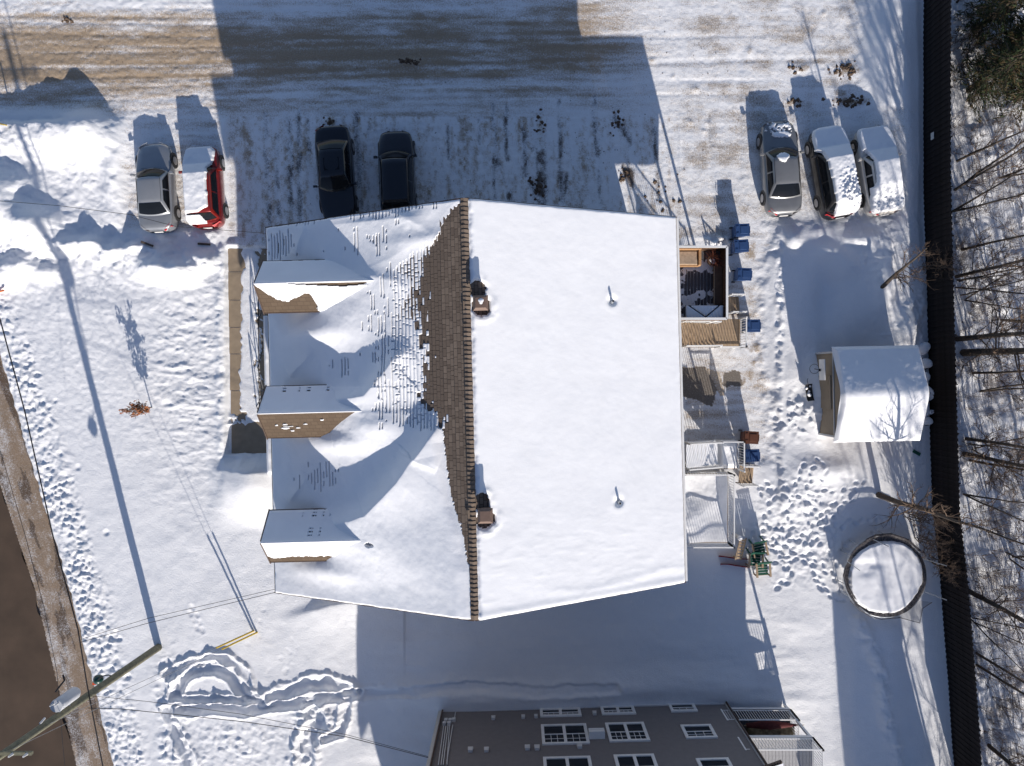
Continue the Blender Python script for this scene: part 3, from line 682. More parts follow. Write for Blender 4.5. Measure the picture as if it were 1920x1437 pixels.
for (a_, b_, c_, d_, h_) in [(600, 625, 1.5, .5, .28), (640, 590, 1.2, .6, .16), (640, 830, 1.3, .4, .22), (700, 800, 1.2, .5, .22), (620, 1070, 1.4, .4, .16), (700, 1020, 1.6, .9, .16), (760, 1060, 1.4, .9, .10), (800, 450, 1.5, .3, .08), (760, 650, 1.2, .8, .08)]:
    pu, pv = uv(a_, b_); T = np.where(covered, T + h_ * np.exp(-((U - pu) / c_) ** 2 - ((V - pv) / d_) ** 2), T)
T = np.where(covered & (T > 0), T + .012 * fbm(U * 3 + V, V * 1.2, 3, 5) * ss(.2, 1, dist), T)
pu, pv = uv(697, 1016); T = np.where((((U - pu) / .17) ** 2 + ((V - pv) / .09) ** 2 + .4 * n3) < 1, -.05, T)
ed = np.minimum(np.minimum(HL - V, V + HL), U + HW) ; T = np.where(T > 0, T * ss(-.03, .07, ed + .02 * n2) + .0, T)
ZW = RZ - SLP * np.abs(U) + T + .004
sn = gridmesh('west_snow', U, V, ZW, M['snow']); link('snow_sheet', sn, house)
# --- snow on the east slope
eu = np.arange(0.11, HW + .05, .05); ev = np.arange(-HL - .05, HL + .06, .05)
U, V = np.meshgrid(eu, ev); n1 = fbm(U * .8, V * .8, 4, 4); n2 = fbm(U * 3.5, V * 3.5, 3, 5); n3 = fbm(U * 9, V * 9, 3, 1)
T = .13 + .03 * fbm(U * .35, V * .35, 3, 4) + .006 * n1 + .003 * n2 + .0025 * n3 + .0025 * fbm(U * 1.3 + V * 3.5, V * .8 - U, 3, 2)
T += .004 * fbm(U * 7 + V * 2, V * 2.2 - U, 3, 6) * ss(-.1, .4, fbm(U * .5, V * .5, 2, 3)) + .012 * np.maximum(fbm(U * 2.2 + V * .6, V * 6, 3, 3), 0) * ss(-3, -6, V)
T *= ss(.09, .30, U + .05 * n2 + .02 * n3); 
for k in range(5):                                         # roll of snow along the south verge
    pass
vd = V + HL; T += .02 * np.exp(-((vd - .55 - .15 * np.sin(U)) / .18) ** 2) * ss(2, 4, U) + .03 * np.exp(-((vd - .12) / .15) ** 2)
for (a_, b_) in ((1147, 565), (1159, 940)):
    pu, pv = uv(a_, b_); rr_ = np.hypot(U - pu, V - pv); T = T * ss(.06, .26, rr_) + .0; T += .008 * np.exp(-((rr_ - .35) / .12) ** 2)
# melted hollows round the two ridge vents
hol = [(900, 567), (908, 974)]
for (a_, b_) in hol:
    pu, pv = uv(a_, b_, 10.4)
    du, dv = U - pu, V - pv
    pit = np.minimum(((du + .10) / .30) ** 2 + ((dv - .52) / .34) ** 2, ((du - .02) / .36) ** 2 + ((dv + .12) / .34) ** 2) + .25 * n2 + .1 * n3
    T = np.where(pit < 1.0, -.05, T); T += .05 * np.exp(-((np.sqrt(np.abs(pit)) - 1.5) / .3) ** 2) * (T > 0) * ss(.2, .5, U) * (.6 + n2)
ed = np.minimum(np.minimum(HL + .03 - V, V + HL + .03), HW + .03 - U); T = np.where(T > 0, T * ss(-.02, .08, ed + .015 * n2), T)
ZE = RZ - SLP * U + T + .003
link('snow_sheet', gridmesh('east_snow', U, V, ZE, M['snow']), house)

# --- dormers
DR, DE, DH = 8.5, 7.45, 1.03; DU0 = -8.3; DU1 = -(RZ - DR) / SLP; DU2 = -(RZ - DE) / SLP; DS = (DR - DE) / DH
def dormer(v0, kind):
    w_ = MB(); zc = lambda u: RZ - SLP * abs(u)
    a = .86; zt = DR - DS * a - .05
    w_.add([(-8.06, v0 - a, 5.9), (-8.06, v0 + a, 5.9), (-8.06, v0 + a, zt), (-8.06, v0, DR - .06), (-8.06, v0 - a, zt)], [(0, 4, 3, 2, 1)])
    for s in (-1, 1):
        u_e = -(RZ - zt) / SLP
        w_.add([(-8.06, v0 + s * a, zc(8.06) - .02), (u_e, v0 + s * a, zt), (-8.06, v0 + s * a, zt)], [(0, 1, 2) if s < 0 else (2, 1, 0)])
    w_.build('dormer_wall', M['siding'], house)
    window(house, (-8.065, v0 + .4, 6.35), (0, -1, 0), .8, .95, 1)
    r = MB()
    for s in (-1, 1):
        a_ = [(DU0, v0, DR), (DU0, v0 + s * DH, DE), (DU2, v0 + s * DH, DE), (DU1, v0, DR)]
        vs = a_ + [(p[0], p[1], p[2] - .12) for p in a_]
        fs = [(0, 1, 2, 3), (0, 4, 5, 1), (1, 5, 6, 2), (4, 7, 6, 5)]
        if s > 0: fs = [f[::-1] for f in fs]
        r.add(vs, fs)
    r.build('dormer_roof', M['shingleD'], house)
    e = MB()
    for s in (-1, 1):
        e.bar((DU0 - .02, v0, DR - .06), (DU0 - .02, v0 + s * (DH + .02), DE - .06), .04, .15)
        e.bar((DU0, v0 + s * (DH + .015), DE - .06), (DU2 + .05, v0 + s * (DH + .015), DE - .06), .03, .13)
    e.build('dormer_fascia', M['fascia'], house)
    u = np.arange(DU0 - .03, DU1 + .9, .028); s_ = np.arange(-DH - .03, DH + .031, .025)
    A, B = np.meshgrid(u, s_); N1 = fbm(A * 2, B * 2 + v0, 4, 2); N2 = fbm(A * 7, B * 7 + v0, 3, 3); N3 = fbm(A * 5, A * 0 + v0, 3, 4)
    t = .07 + .02 * N1 + .006 * N2
    north = B > -.02
    # north side: courses show as thin black lines
    sl_ = np.abs(B) ; cf = (sl_ / .105) % 1
    if kind == 2: ln = (cf > .72) & ((sl_ > .95) | ((sl_ > .80) & (N3 > .0))) & (A > -7.6) & (A < -5.7)
    elif kind == 3: ln = (cf > .72) & (((sl_ > .80) & (A > -7.9 + sl_) & (N3 > -.15)) | ((sl_ > .18) & (sl_ < .42) & (A < -5.9) & (A > -7.4) & (N3 > -.1)))
    else: ln = (cf > .8) & (sl_ > .95) & (N3 > .2)
    t = np.where(north & ln, -.03, t)
    # south side
    if kind == 1:
        bl = .36 + .10 * N3 + .10 * np.sin(A * 3.1) + .16 * ss(-7.4, -8.3, A) * -1.6
        bl = np.interp(A, [-8.33, -8.0, -7.6, -7.2, -6.7, -6.3, -6.2, -5.9], [.02, .30, .55, .62, .45, .35, .5, 1.2]) + .08 * N3 + .03 * N2
        bare = (~north) & (sl_ > bl) & (A < -6.1 + .1 * N2)
        bare |= (~north) & (sl_ > .03) & (sl_ < .17 - .06 * np.abs(A + 4.9)) & (A > -7.0) & (A < -3.5)
    elif kind == 2:
        bare = (~north) & (sl_ > .01) & (A < np.interp(sl_, [0, .15, .35, .6, .8, 1.1], [-3.6, -4.3, -4.9, -5.1, -5.55, -5.7]) + .08 * N3)
        for (pa, pb, ra, rb_) in [(-7.45, .63, .17, .035), (-7.4, .48, .10, .03), (-7.2, .74, .07, .03), (-6.95, .63, .09, .025), (-6.6, .48, .08, .025), (-5.9, .32, .07, .025), (-7.75, .50, .06, .02), (-7.3, .56, .2, .02)]:
            bare &= ~((((A - pa) / ra) ** 2 + ((sl_ - pb) / rb_) ** 2) < 1)
    else:
        bare = (~north) & (sl_ > .80 + .10 * N3 - .1 * ss(-8, -8.4, A)) & (A < -5.7 + .1 * N2)
    t = np.where(bare, -.04, t)
    t = np.where((~north) & ~bare, t * ss(0.0, .08, sl_ + .05) * (1 + .4 * (kind == 1)), t)
    t += .05 * np.exp(-(B / .06) ** 2) * (t > 0)
    edm = np.minimum(A - DU0, DH - sl_); t = np.where(t > 0, t * ss(-.03, .05, edm), t)
    zz = DR - DS * sl_ + t + .003
    keep_ = (zz > RZ - SLP * np.abs(A) - .25)
    kq = keep_[:-1, :-1] & keep_[1:, :-1] & keep_[:-1, 1:] & keep_[1:, 1:]
    link('dormer_snow', gridmesh('dormer_snow', A, B + v0, zz, M['snow'], keep=kq), house)
dormer(5.0, 1); dormer(-.03, 2); dormer(-5.02, 3)
# lower snow-covered porch roof along the west wall
pw = MB(); 
def uvp(px, py, z): return uv(px, py, z)
pa = [uvp(494, 592, 1.1), uvp(507, 592, 1.1), uvp(515, 889, 1.1), uvp(500, 889, 1.1)]
pu0 = pa[3][0]; pv0 = pa[3][1]; pv1 = pa[0][1]
pw.box(((pu0 - 8.05) / 2, (pv0 + pv1) / 2, .52), (abs(pu0 + 8.05), pv1 - pv0, 1.04))
pw.build('porch_floor', M['white'], house)
A, B = np.meshgrid(np.linspace(pu0 + .01, -8.07, 80), np.linspace(pv0 + .01, pv1 - .01, 200)); t = .09 + .03 * fbm(A * 2, B * 2, 3, 2)
ed = np.minimum(np.minimum(A - pu0, B - pv0), pv1 - B); link('porch_snow', gridmesh('porch_snow', A, B, 1.045 + t * ss(0, .12, ed), M['snow']), house)
# black cross-braced porch posts that lean into view past the eave
br = MB()
bz = [(476, 530), (492, 575), (478, 603), (490, 650), (479, 690), (491, 735), (477, 762), (487, 790)]
for a_, b_ in zip(bz[:-1], bz[1:]):
    p1 = P(a_[0] + 4, a_[1], .5 if bz.index(a_) % 2 else 1.5); p2 = P(b_[0] + 4, b_[1], .5 if bz.index(b_) % 2 else 1.5)
    br.tube([p1, p2], .022, 5)
br.tube([P(484, 540, 1.5), P(486, 765, 1.5)], .025, 5)
for a_ in bz[::2]: br.tube([P(a_[0] + 4, a_[1], 0.0), P(a_[0] + 4, a_[1], 1.5)], .028, 5)
iv = Matrix.Rotation(-ANG, 4, 'Z') @ Matrix.Translation(-HO)
br.v = [tuple(iv @ Vector(v)) for v in br.v]; tag(br.build('cross_brace', M['black'], house), kind='stuff')

# --- roof vents and pipes
def ridge_vent(px, py, label, snowy):
    u_, v_ = uv(px, py, 11.0); wp = Vector((HO.x + u_ * CA - v_ * SA, HO.y + u_ * SA + v_ * CA, RZ - SLP * u_))
    t = thing('roof_vent', label, 'roof vent', wp, ANG, 'square roof vents beside the ridge')
    b = MB(); b.box((0, 0, .30), (.36, .36, .8)); b.build('shaft', M['ventmetal'], t)
    c = MB(); r1, r2 = .27, .18
    vs = [(-r1, -r1, .70), (r1, -r1, .70), (r1, r1, .70), (-r1, r1, .70), (-r1, -r1, .76), (r1, -r1, .76), (r1, r1, .76), (-r1, r1, .76), (-r2, -r2, .86), (r2, -r2, .86), (r2, r2, .86), (-r2, r2, .86)]
    c.add(vs, [(3, 2, 1, 0), (0, 1, 5, 4), (1, 2, 6, 5), (2, 3, 7, 6), (3, 0, 4, 7), (4, 5, 9, 8), (5, 6, 10, 9), (6, 7, 11, 10), (7, 4, 8, 11), (8, 9, 10, 11)])
    c.build('cap', M['ventmetal'], t)
    f = MB(); f.box((-.42, -.02, -.02 + .42 * SLP), (.55, .30, .03), M=Matrix.Rotation(math.atan(SLP), 3, 'Y')); f.build('flashing', M['shingle'], t)
    if snowy:
        sb = MB(); sb.grid(lambda a, b: Vector((.02 + .09 * math.cos(6.28 * b) * a * (1 + .3 * math.sin(3 * 6.28 * b)), .05 + .11 * math.sin(6.28 * b) * a, .865 + .03 * (1 - a ** 2))), 4, 18); sb.build('snow_patch', M['snow'], t, True)
M['ventmetal'] = mat('brown painted sheet metal', (0.17, 0.115, 0.09), .5, .1, 9)
ridge_vent(900, 566, 'brown square roof vent beside the ridge with a snow patch on its cap', True)
ridge_vent(909, 972, 'brown square roof vent beside the ridge with a clean cap', False)
for (a_, b_, lb) in ((1147, 567, 'grey plumbing pipe poking out of the east roof snow, the one farther north'), (1160, 941, 'grey plumbing pipe poking out of the east roof snow, the one farther south')):
    u_, v_ = uv(a_, b_); wp = Vector((HO.x + u_ * CA - v_ * SA, HO.y + u_ * SA + v_ * CA, RZ - SLP * u_))
    t = thing('vent_pipe', lb, 'vent pipe', wp, 0, 'plumbing pipes on the east roof')
    MB().cyl((0, 0, .18), .05, .5, 14).build('pipe', M['grey'], t)
    MB().cyl((0, 0, .02), .10, .16, 14, .06).build('collar', M['grey'], t)
    MB().cyl((0, 0, .435), .036, .006, 12).build('opening', M['black'], t)

# --- concrete walk along the west wall
M['slab'] = mat('tan concrete', (0.30, 0.235, 0.165), .85, .12, 3, .3, 60)
walk = thing('walkway', 'tan concrete slab walk half covered by trodden snow along the west wall', 'walkway', P(458, 650, 0))
ys = [466, 510, 563, 614, 664, 733, 790, 851]
for a_, b_ in zip(ys[:-1], ys[1:]):
    p0 = P(427 + (a_ - 466) * .022, a_); p1 = P(508, b_); s_ = MB()
    s_.box(((p0.x + p1.x) / 2 - walk.location.x, (p0.y + p1.y) / 2 - walk.location.y, -.10), (p1.x - p0.x, abs(p0.y - p1.y) - .035, .2)); s_.build('slab', M['slab'], walk)
# ------------------------------------------------ the neighbouring building at the bottom (only its north gable wall shows)
AO = Vector((3.45, -16.73, 0)); AW = 14.46 / 2; AH = 8.0
apt = thing('apartment_building', 'brown grey apartment building with white windows, seen from above its north gable wall', 'building', AO - Vector((SA * -AH, 0, 0)) - Vector((0, AH, 0)), ANG)
apt.location = AO + Vector((SA * AH, -CA * AH, 0))
mb = MB(); gable_walls(mb, AW, AH, 6.2, 10.0, 3.8 / (AW + .55)); mb.build('wall', M['siding2'], apt)
rb = MB(); hw = AW + .55; hl = AH + .35
for sg in (-1, 1):
    a = [(0, -hl, 10.0), (0, hl, 10.0), (sg * hw, hl, 6.2), (sg * hw, -hl, 6.2)]
    vs = [(p[0], p[1], p[2]) for p in a] + [(p[0], p[1], p[2] - .16) for p in a]
    fs = [(0, 3, 2, 1), (4, 5, 6, 7), (1, 2, 6, 5), (2, 3, 7, 6), (3, 0, 4, 7)]
    rb.add(vs, fs if sg < 0 else [f[::-1] for f in fs])
rb.build('roof', M['shingleW'], apt)
U, V = np.meshgrid(np.linspace(-hw, hw, 120), np.linspace(-hl, hl, 120)); T = .12 + .04 * fbm(U, V, 3, 2)
link('roof_snow', gridmesh('roof_snow', U, V, 10.0 - 3.8 / hw * np.abs(U) + T, M['snow']), apt)
def wl_(px, py):
    """photo pixel -> (x along wall, z) on the north wall of the apartment building"""
    z = 2.0
    for _ in range(30):
        p = P(px, py, z); d = p - AO; off = -d.x * SA + d.y * CA    # north offset from wall
        z += off * 2.2 * .5 * -1 if False else 0
        # ray: (px,py) direction; move z so the point sits on the wall plane
        q = 1 - z / H; yy = (CY - py) / K; xx = (px - CX) / K
        # AO-plane: -(x-AOx)*SA + (y-AOy)*CA = 0 with x=xx*q, y=yy*q
        den = -xx * SA + yy * CA; q = (-AO.x * SA + AO.y * CA) / den; z = (1 - q) * H
    p = P(px, py, z) - AO; return p.x * CA + p.y * SA, z
def awin(x0, x1, yb, yt, n):
    xa, za = wl_(x0, yb); xb, zb = wl_(x1, yb); _, zt = wl_((x0 + x1) / 2, yt)
    z0 = (za + zb) / 2; window(apt, (xb - .14, AH, z0 + .14), (-1, 0, 0), xb - xa - .28, max(.35, zt - z0 - .28), n)
for a_ in [(1012, 1088, 1330, 1345, 2), (1125, 1188, 1326, 1341, 2), (1252, 1301, 1321, 1336, 1), (1014, 1099, 1360, 1397, 2), (1134, 1207, 1357, 1392, 2), (1275, 1333, 1361, 1386, 1), (1018, 1107, 1421, 1470, 2), (1150, 1226, 1417, 1464, 2), (1304, 1366, 1424, 1456, 1)]: awin(*a_)
M['vent_grey'] = mat('light grey vent hood', (0.6, 0.6, 0.6), .5)
for i, (x_, y_, s_) in enumerate([(925, 1349, .2), (981, 1347, .18), (1005, 1346, .17), (882, 1409, .24), (912, 1409, .22), (989, 1405, .24), (1007, 1405, .24), (1087, 1402, .24), (1115, 1340, .2)]):
    xx, zz = wl_(x_, y_); v_ = MB(); v_.box((xx, AH + .07, zz), (s_, .14, s_ * 1.2), taper=.8); v_.build('vent_hood', M['vent_grey'], apt)
xx, zz = wl_(1119, 1383); v_ = MB(); v_.box((xx, AH + .18, zz), (.72, .35, .34)); v_.box((xx, AH + .19, zz - .02), (.66, .36, .02)); v_.build('wall_air_conditioner', M['white'], apt)
cb = MB()
for x0, y0, x1, y1 in [(832, 1364, 822, 1437), (836, 1364, 827, 1437), (840, 1364, 831, 1437), (843, 1362, 838, 1437), (849, 1362, 838, 1430), (854, 1338, 852, 1352)]:
    a, za = wl_(x0, y0); b, zb = wl_(x1, y1); cb.tube([(a, AH + .06, za), (b, AH + .06, zb)], .022, 6)
for x0, y0 in [(836, 1354), (844, 1354), (851, 1353), (833, 1360), (842, 1360)]:
    a, za = wl_(x0, y0); cb.box((a, AH + .08, za), (.16, .14, .2))
cb.build('meter_pipes', M['vent_grey'], apt)
for sg in (-1, 1): tb = MB(); tb.box((sg * (AW - .02), AH - .02, 3.1), (.16, .16, 6.3)); tb.build('corner_trim', M['trim'], apt)
dp = MB(); dp.tube([(AW - .02, AH + .12, 6.0), (AW - .02, AH + .12, .2)], .05, 8); dp.build('downspout', M['fascia'], apt)
dp = MB(); dp.tube([(-AW + .15, AH + .10, 6.0), (-AW + .15, AH + .10, .2)], .045, 8); dp.build('downspout', M['fascia'], apt)
dm = MB(); dm.box((0, AH + .03, .12), (AW * 2, .05, .25)); dm.build('foundation', M['vent_grey'], apt)

# ------------------------------------------------ decks, railings, stairs
M['greyboard'] = mat('weathered grey board', (0.40, 0.40, 0.41), .75, .1, 9)
def deck(label, x0, x1, y0, y1, zf, board, rails, snow=0.0, posts=True, rail_h=1.05, solid=(), railmat='white', zbase=0.0, name='deck'):
    """world box x0..x1, y0..y1 (metres), floor zf; rails: sides with balusters, solid: sides with solid walls"""
    t = thing(name, label, 'deck', ((x0 + x1) / 2, (y0 + y1) / 2, 0)); ox, oy = t.location.x, t.location.y
    w_ = x1 - x0; d_ = y1 - y0; nb = max(3, int(w_ / .15)); bw = w_ / nb; bm = MB(); bm.box((0, 0, 0), (bw - .012, d_, .035)); bme = bm.mesh('board', M[board])
    for i in range(nb): o = link('board', bme, t); o.location = (-w_ / 2 + (i + .5) * bw, 0, zf - .018 + .002 * (i % 2))
    fm = MB()
    for s in (-1, 1):
        fm.box((0, s * (d_ / 2 - .02), zf - .13), (w_, .045, .19)); fm.box((s * (w_ / 2 - .02), 0, zf - .131), (.045, d_ - .1, .19))
    fm.build('rim_beam', M['white'], t)
    if posts:
        for sx in (-1, 1):
            for sy in (-1, 1):
                p = MB(); p.box((sx * (w_ / 2 - .06), sy * (d_ / 2 - .06), (zf - .2 + zbase) / 2), (.11, .11, max(.1, zf - .2 - zbase))); p.build('post', M['white'], t)
    sides = {'n': ((-w_ / 2, d_ / 2), (w_ / 2, d_ / 2)), 's': ((-w_ / 2, -d_ / 2), (w_ / 2, -d_ / 2)), 'e': ((w_ / 2, -d_ / 2), (w_ / 2, d_ / 2)), 'w': ((-w_ / 2, -d_ / 2), (-w_ / 2, d_ / 2))}
    for sd_ in rails: railing(t, sides[sd_][0], sides[sd_][1], zf, zf, rail_h, railmat)
    for sd_ in solid:
        a, b = sides[sd_]; wb = MB(); a = Vector((*a, 0)); b = Vector((*b, 0)); n_ = max(2, int((b - a).length / .14)); dr = (b - a).normalized()
        pm = MB(); pm.bar(Vector((0, 0, 0)), dr * ((b - a).length / n_ - .008), rail_h, .02, up=Vector((dr.y, -dr.x, 0)))
        pm_me = pm.mesh('wall_board', M['stain'])
        for i in range(n_): o = link('wall_board', pm_me, t); o.location = a + dr * ((b - a).length * i / n_) + Vector((0, 0, zf + rail_h / 2))
        wb.bar(a + Vector((0, 0, zf + rail_h + .02)), b + Vector((0, 0, zf + rail_h + .02)), .10, .035, up=Vector((0, 0, 1)) ); wb.build('cap_rail', M['white'], t)
    return t
def railing(parent, a, b, za, zb, h=1.0, m='white', sp=.125):
    a = Vector((a[0], a[1], za)); b = Vector((b[0], b[1], zb)); r = MB()
    r.bar(a + Vector((0, 0, h)), b + Vector((0, 0, h)), .055, .05); r.build('top_rail', M[m], parent)
    r = MB(); r.bar(a + Vector((0, 0, .1)), b + Vector((0, 0, .1)), .04, .04); r.build('bottom_rail', M[m], parent)
    n_ = max(2, int((b - a).length / sp)); bal = MB()
    for i in range(1, n_):
        p = a.lerp(b, i / n_); bal.bar(p + Vector((0, 0, .1)), p + Vector((0, 0, h - .02)), .022)
    tag(bal.build('balusters', M[m], parent), kind='stuff')
    for q_ in (a, b): pp = MB(); pp.bar(q_, q_ + Vector((0, 0, h + .08)), .07); pp.build('rail_post', M[m], parent)
M['stain'] = mat('dark brown stained board', (0.11, 0.065, 0.042), .7, .2, 6)
M['deckdark'] = mat('charcoal deck board', (0.085, 0.083, 0.092), .8, .2, 5)
# upper deck (A): floor 3.4 m up, boarded walls
a0 = P(1363, 463, 4.5); a1 = P(1363, 598, 4.5); ax0 = 6.1
da = deck('raised second storey deck with brown board walls, dark floor and patio furniture', ax0, a0.x, a1.y, a0.y, 3.45, 'deckdark', '', solid='nes', rail_h=1.05)
fm = MB(); fm.box((0, 0, 3.30), (a0.x - ax0 - .15, a0.y - a1.y - .15, .16)); fm.build('underside', M['stain'], da)
A, B = np.meshgrid(np.linspace(-1.3, 1.35, 70), np.linspace(-1.55, 1.5, 80)); t = .012 + .03 * fbm(A * 1.6, B * 1.6, 4, 3) + .012 * fbm(A * 9, B * 9, 3, 4)
link('snow_dusting', gridmesh('snow_dusting', A, B, 3.445 + np.where(B < -.1, t * .6, t * .75 - .004), M['snow']), da)
# furniture on it
def wp(px, py, z): return P(px, py, z)
M['wicker'] = mat('tan wicker', (0.42, 0.25, 0.13), .8, .2, 30, .5, 60)
M['cushion'] = mat('worn beige cushion', (0.36, 0.28, 0.21), .9, .2, 8)
p0 = wp(1288, 483, 3.9); sf = thing('outdoor_sofa', 'tan wicker outdoor sofa in the upper left corner of the raised deck', 'sofa', (p0.x, p0.y, 3.455))
b = MB(); b.box((0, 0, .2), (1.15, .78, .32)); b.build('base', M['wicker'], sf)
b = MB(); b.grid(lambda u, v: Vector((-.62 + 1.24 * u, .36 + .14 * math.sin(3.14 * u) ** .3 * v, .36 + .42 * v - .06 * (2 * u - 1) ** 4)), 14, 4); b.box((0, .36, .50), (1.18, .08, .5)); b.build('backrest', M['wicker'], sf)
for s in (-1, 1): b = MB(); b.box((s * .56, .0, .45), (.12, .78, .28), taper=.9); b.build('armrest', M['wicker'], sf)
b = MB(); b.box((0, -.02, .41), (.98, .60, .13), taper=.93); b.build('seat_cushion', M['cushion'], sf)
p0 = wp(1336, 489, 3.7); dr = thing('dead_planter', 'planter of dried reddish brown stems with snow in it, in the deck corner', 'planter', (p0.x, p0.y, 3.455))
b = MB(); b.cyl((0, 0, .17), .19, .34, 14, .25); b.build('pot', M['stain'], dr)
b = MB(); rr = random.Random(4)
for i in range(110):
    a = rr.uniform(0, 6.28); r_ = rr.uniform(.1, .62); b.tube([(0.05 * math.cos(a), .05 * math.sin(a), .33), (r_ * .5 * math.cos(a), r_ * .5 * math.sin(a), .33 + rr.uniform(.15, .4)), (r_ * math.cos(a), r_ * math.sin(a), .33 + rr.uniform(.1, .55))], [.006, .005, .003], 3, False)
M['drystem'] = mat('dried red brown stems', (0.16, 0.05, 0.03), .9, .3, 20)
b.build('stems', M['drystem'], dr)
b = MB(); b.grid(lambda u, v: Vector((.17 * u * math.cos(6.28 * v) * (1 + .2 * math.sin(18 * v)), .17 * u * math.sin(6.28 * v), .42 - .09 * u * u)), 5, 16); b.build('snow_cap', M['snow'], dr, True)
p0 = wp(1320, 586, 4.1); tb_ = thing('patio_table', 'snow covered patio table at the lower wall of the raised deck', 'table', (p0.x, p0.y, 3.455))
b = MB(); b.box((0, 0, .70), (1.7, .62, .04)); b.build('tabletop', M['black'], tb_)
for sx in (-1, 1):
    for sy in (-1, 1): b = MB(); b.bar((sx * .78, sy * .26, 0), (sx * .78, sy * .26, .69), .04); b.build('leg', M['black'], tb_)
A, B = np.meshgrid(np.linspace(-.85, .85, 70), np.linspace(-.31, .31, 30)); t = .06 + .03 * fbm(A * 3, B * 3, 3, 2)
d1, _, _ = pdist(A, B, [(-.7, .3), (.05, -.22)]); d2, _, _ = pdist(A, B, [(.05, -.22), (.65, .28)]); t = t * ss(.02, .06, np.minimum(d1, d2)) * ss(0, .05, np.minimum(.85 - np.abs(A), .31 - np.abs(B)))
link('snow_layer', gridmesh('snow_layer', A, B, .722 + t - .01, M['snow']), tb_)
p0 = wp(1348, 540, 4.0); bn = thing('wooden_bench', 'narrow pale edged bench along the east wall of the raised deck', 'bench', (p0.x, p0.y - .1, 3.455))
b = MB(); b.box((0, 0, .42), (.34, 2.2, .05)); b.build('seat', M['stain'], bn)
b = MB(); b.box((-.185, 0, .425), (.03, 2.2, .07)); b.build('front_edge', M['wood'], bn)
for sy in (-1, 0, 1): b = MB(); b.box((0, sy * .95, .2), (.3, .06, .4)); b.build('leg', M['stain'], bn)

def stairs(label, a, b, width, z0, z1, n, rails=True, landing=None, m='wood', gname='staircase', snow=False, group=None, railsides=(-1, 1)):
    """flight from a (low, z0) to b (high, z1)"""
    a = Vector((a[0], a[1], 0)); b = Vector((b[0], b[1], 0)); t = thing(gname, label, 'stairs', a, 0, group)
    d = (b - a); L = d.length; d.normalize(); sdv = Vector((-d.y, d.x, 0)); rise = (z1 - z0) / n; run = L / n
    for i in range(n):
        for k in range(2):
            c = d * (i * run + run * (.25 + .5 * k)); tr = MB(); tr.bar(c - sdv * width / 2 + Vector((0, 0, z0 + (i + 1) * rise)), c + sdv * width / 2 + Vector((0, 0, z0 + (i + 1) * rise)), run / 2 - .012, .035, up=Vector((0, 0, 1)))
            tr.build('tread_board', M[m], t)
    st = MB()
    for s in (-1, 1): st.bar(sdv * s * width / 2 + Vector((0, 0, z0)), d * L + sdv * s * width / 2 + Vector((0, 0, z1 - .12)), .05, .26, up=Vector((0, 0, 1)))
    st.build('stringer', M['stain' if m == 'wood' else 'white'], t)
    if rails:
        for s in railsides:
            railing(t, tuple((sdv * s * width / 2).xy), tuple((d * L + sdv * s * width / 2).xy), z0 + rise, z1, .95)
    return t
# flight and landing under the upper deck (boards run north-south)
s0 = P(1341, 628, .9); s1 = P(1276, 628, 2.4)
st1 = stairs('tan board stair with white railings rising west beside the house, below the raised deck', (s0.x, s0.y), (s1.x, s1.y), 1.15, .75, 2.6, 9)
l0 = P(1341, 652, .75); l1 = P(1367, 606, .75)
dk = deck('small tan board landing at the foot of the stair, with white railing', l0.x, l1.x + .55, l0.y, l1.y + .2, .75, 'wood', 'se', rail_h=.95)
s0 = P(1386, 572, .1); s1 = P(1364, 572, .7); stairs('short tan board steps between the raised deck and the blue bins', (s0.x, s0.y), (s1.x, s1.y), .85, -.05, .62, 4, True)
# lower pair (B, C)
s0 = P(1345, 850, 1.0); s1 = P(1284, 853, 2.2)
st2 = stairs('snow filled white railed stair rising west beside the house, above the lower deck', (s0.x, s0.y), (s1.x, s1.y), 1.18, .75, 2.3, 8, True, m='white')
A, B = np.meshgrid(np.linspace(0, s1.x - s0.x, 80), np.linspace(-.56, .56, 40)); t = .10 + .03 * fbm(A * 2, B * 2, 3, 2)
zz = .78 + (2.3 - .75) * (A / (s1.x - s0.x)); zz = np.where(A / (s1.x - s0.x) < .3, .75 + 1.55 * (np.floor(A / (s1.x - s0.x) * 8) + 1) / 8 - .08, zz)
link('snow_fill', gridmesh('snow_fill', A, B, zz + t + .06, M['snow']), st2)
l0 = P(1345, 880, .8); l1 = P(1384, 826, .8)
dk2 = deck('small landing heaped with snow inside white railings, next to the brown bin', l0.x, l1.x, l0.y, l1.y, .75, 'wood', 'ne', rail_h=1.0)
A, B = np.meshgrid(np.linspace(-.5, .5, 50), np.linspace(-.68, .68, 60)); t = .22 + .05 * fbm(A * 2, B * 2, 3, 5)
ed = np.minimum(.5 - np.abs(A), .68 - np.abs(B)); link('snow_heap', gridmesh('snow_heap', A, B, .75 + t * ss(-.02, .25, ed), M['snow']), dk2)
s0 = P(1411, 889, .1); s1 = P(1386, 889, .7); st3 = stairs('short weathered board steps with white side rails leading down east to the yard', (s0.x, s0.y), (s1.x, s1.y), .95, .0, .68, 4, True)
c0 = P(1286, 1018, .75); c1 = P(1365, 886, .75)
dk3 = deck('lower white railed deck under drifted snow on the east wall', c0.x - .9, c1.x, c0.y, c1.y, .70, 'wood', 'nes', rail_h=1.05)
dw = (c1.x - c0.x + .9) / 2; dh = (c1.y - c0.y) / 2
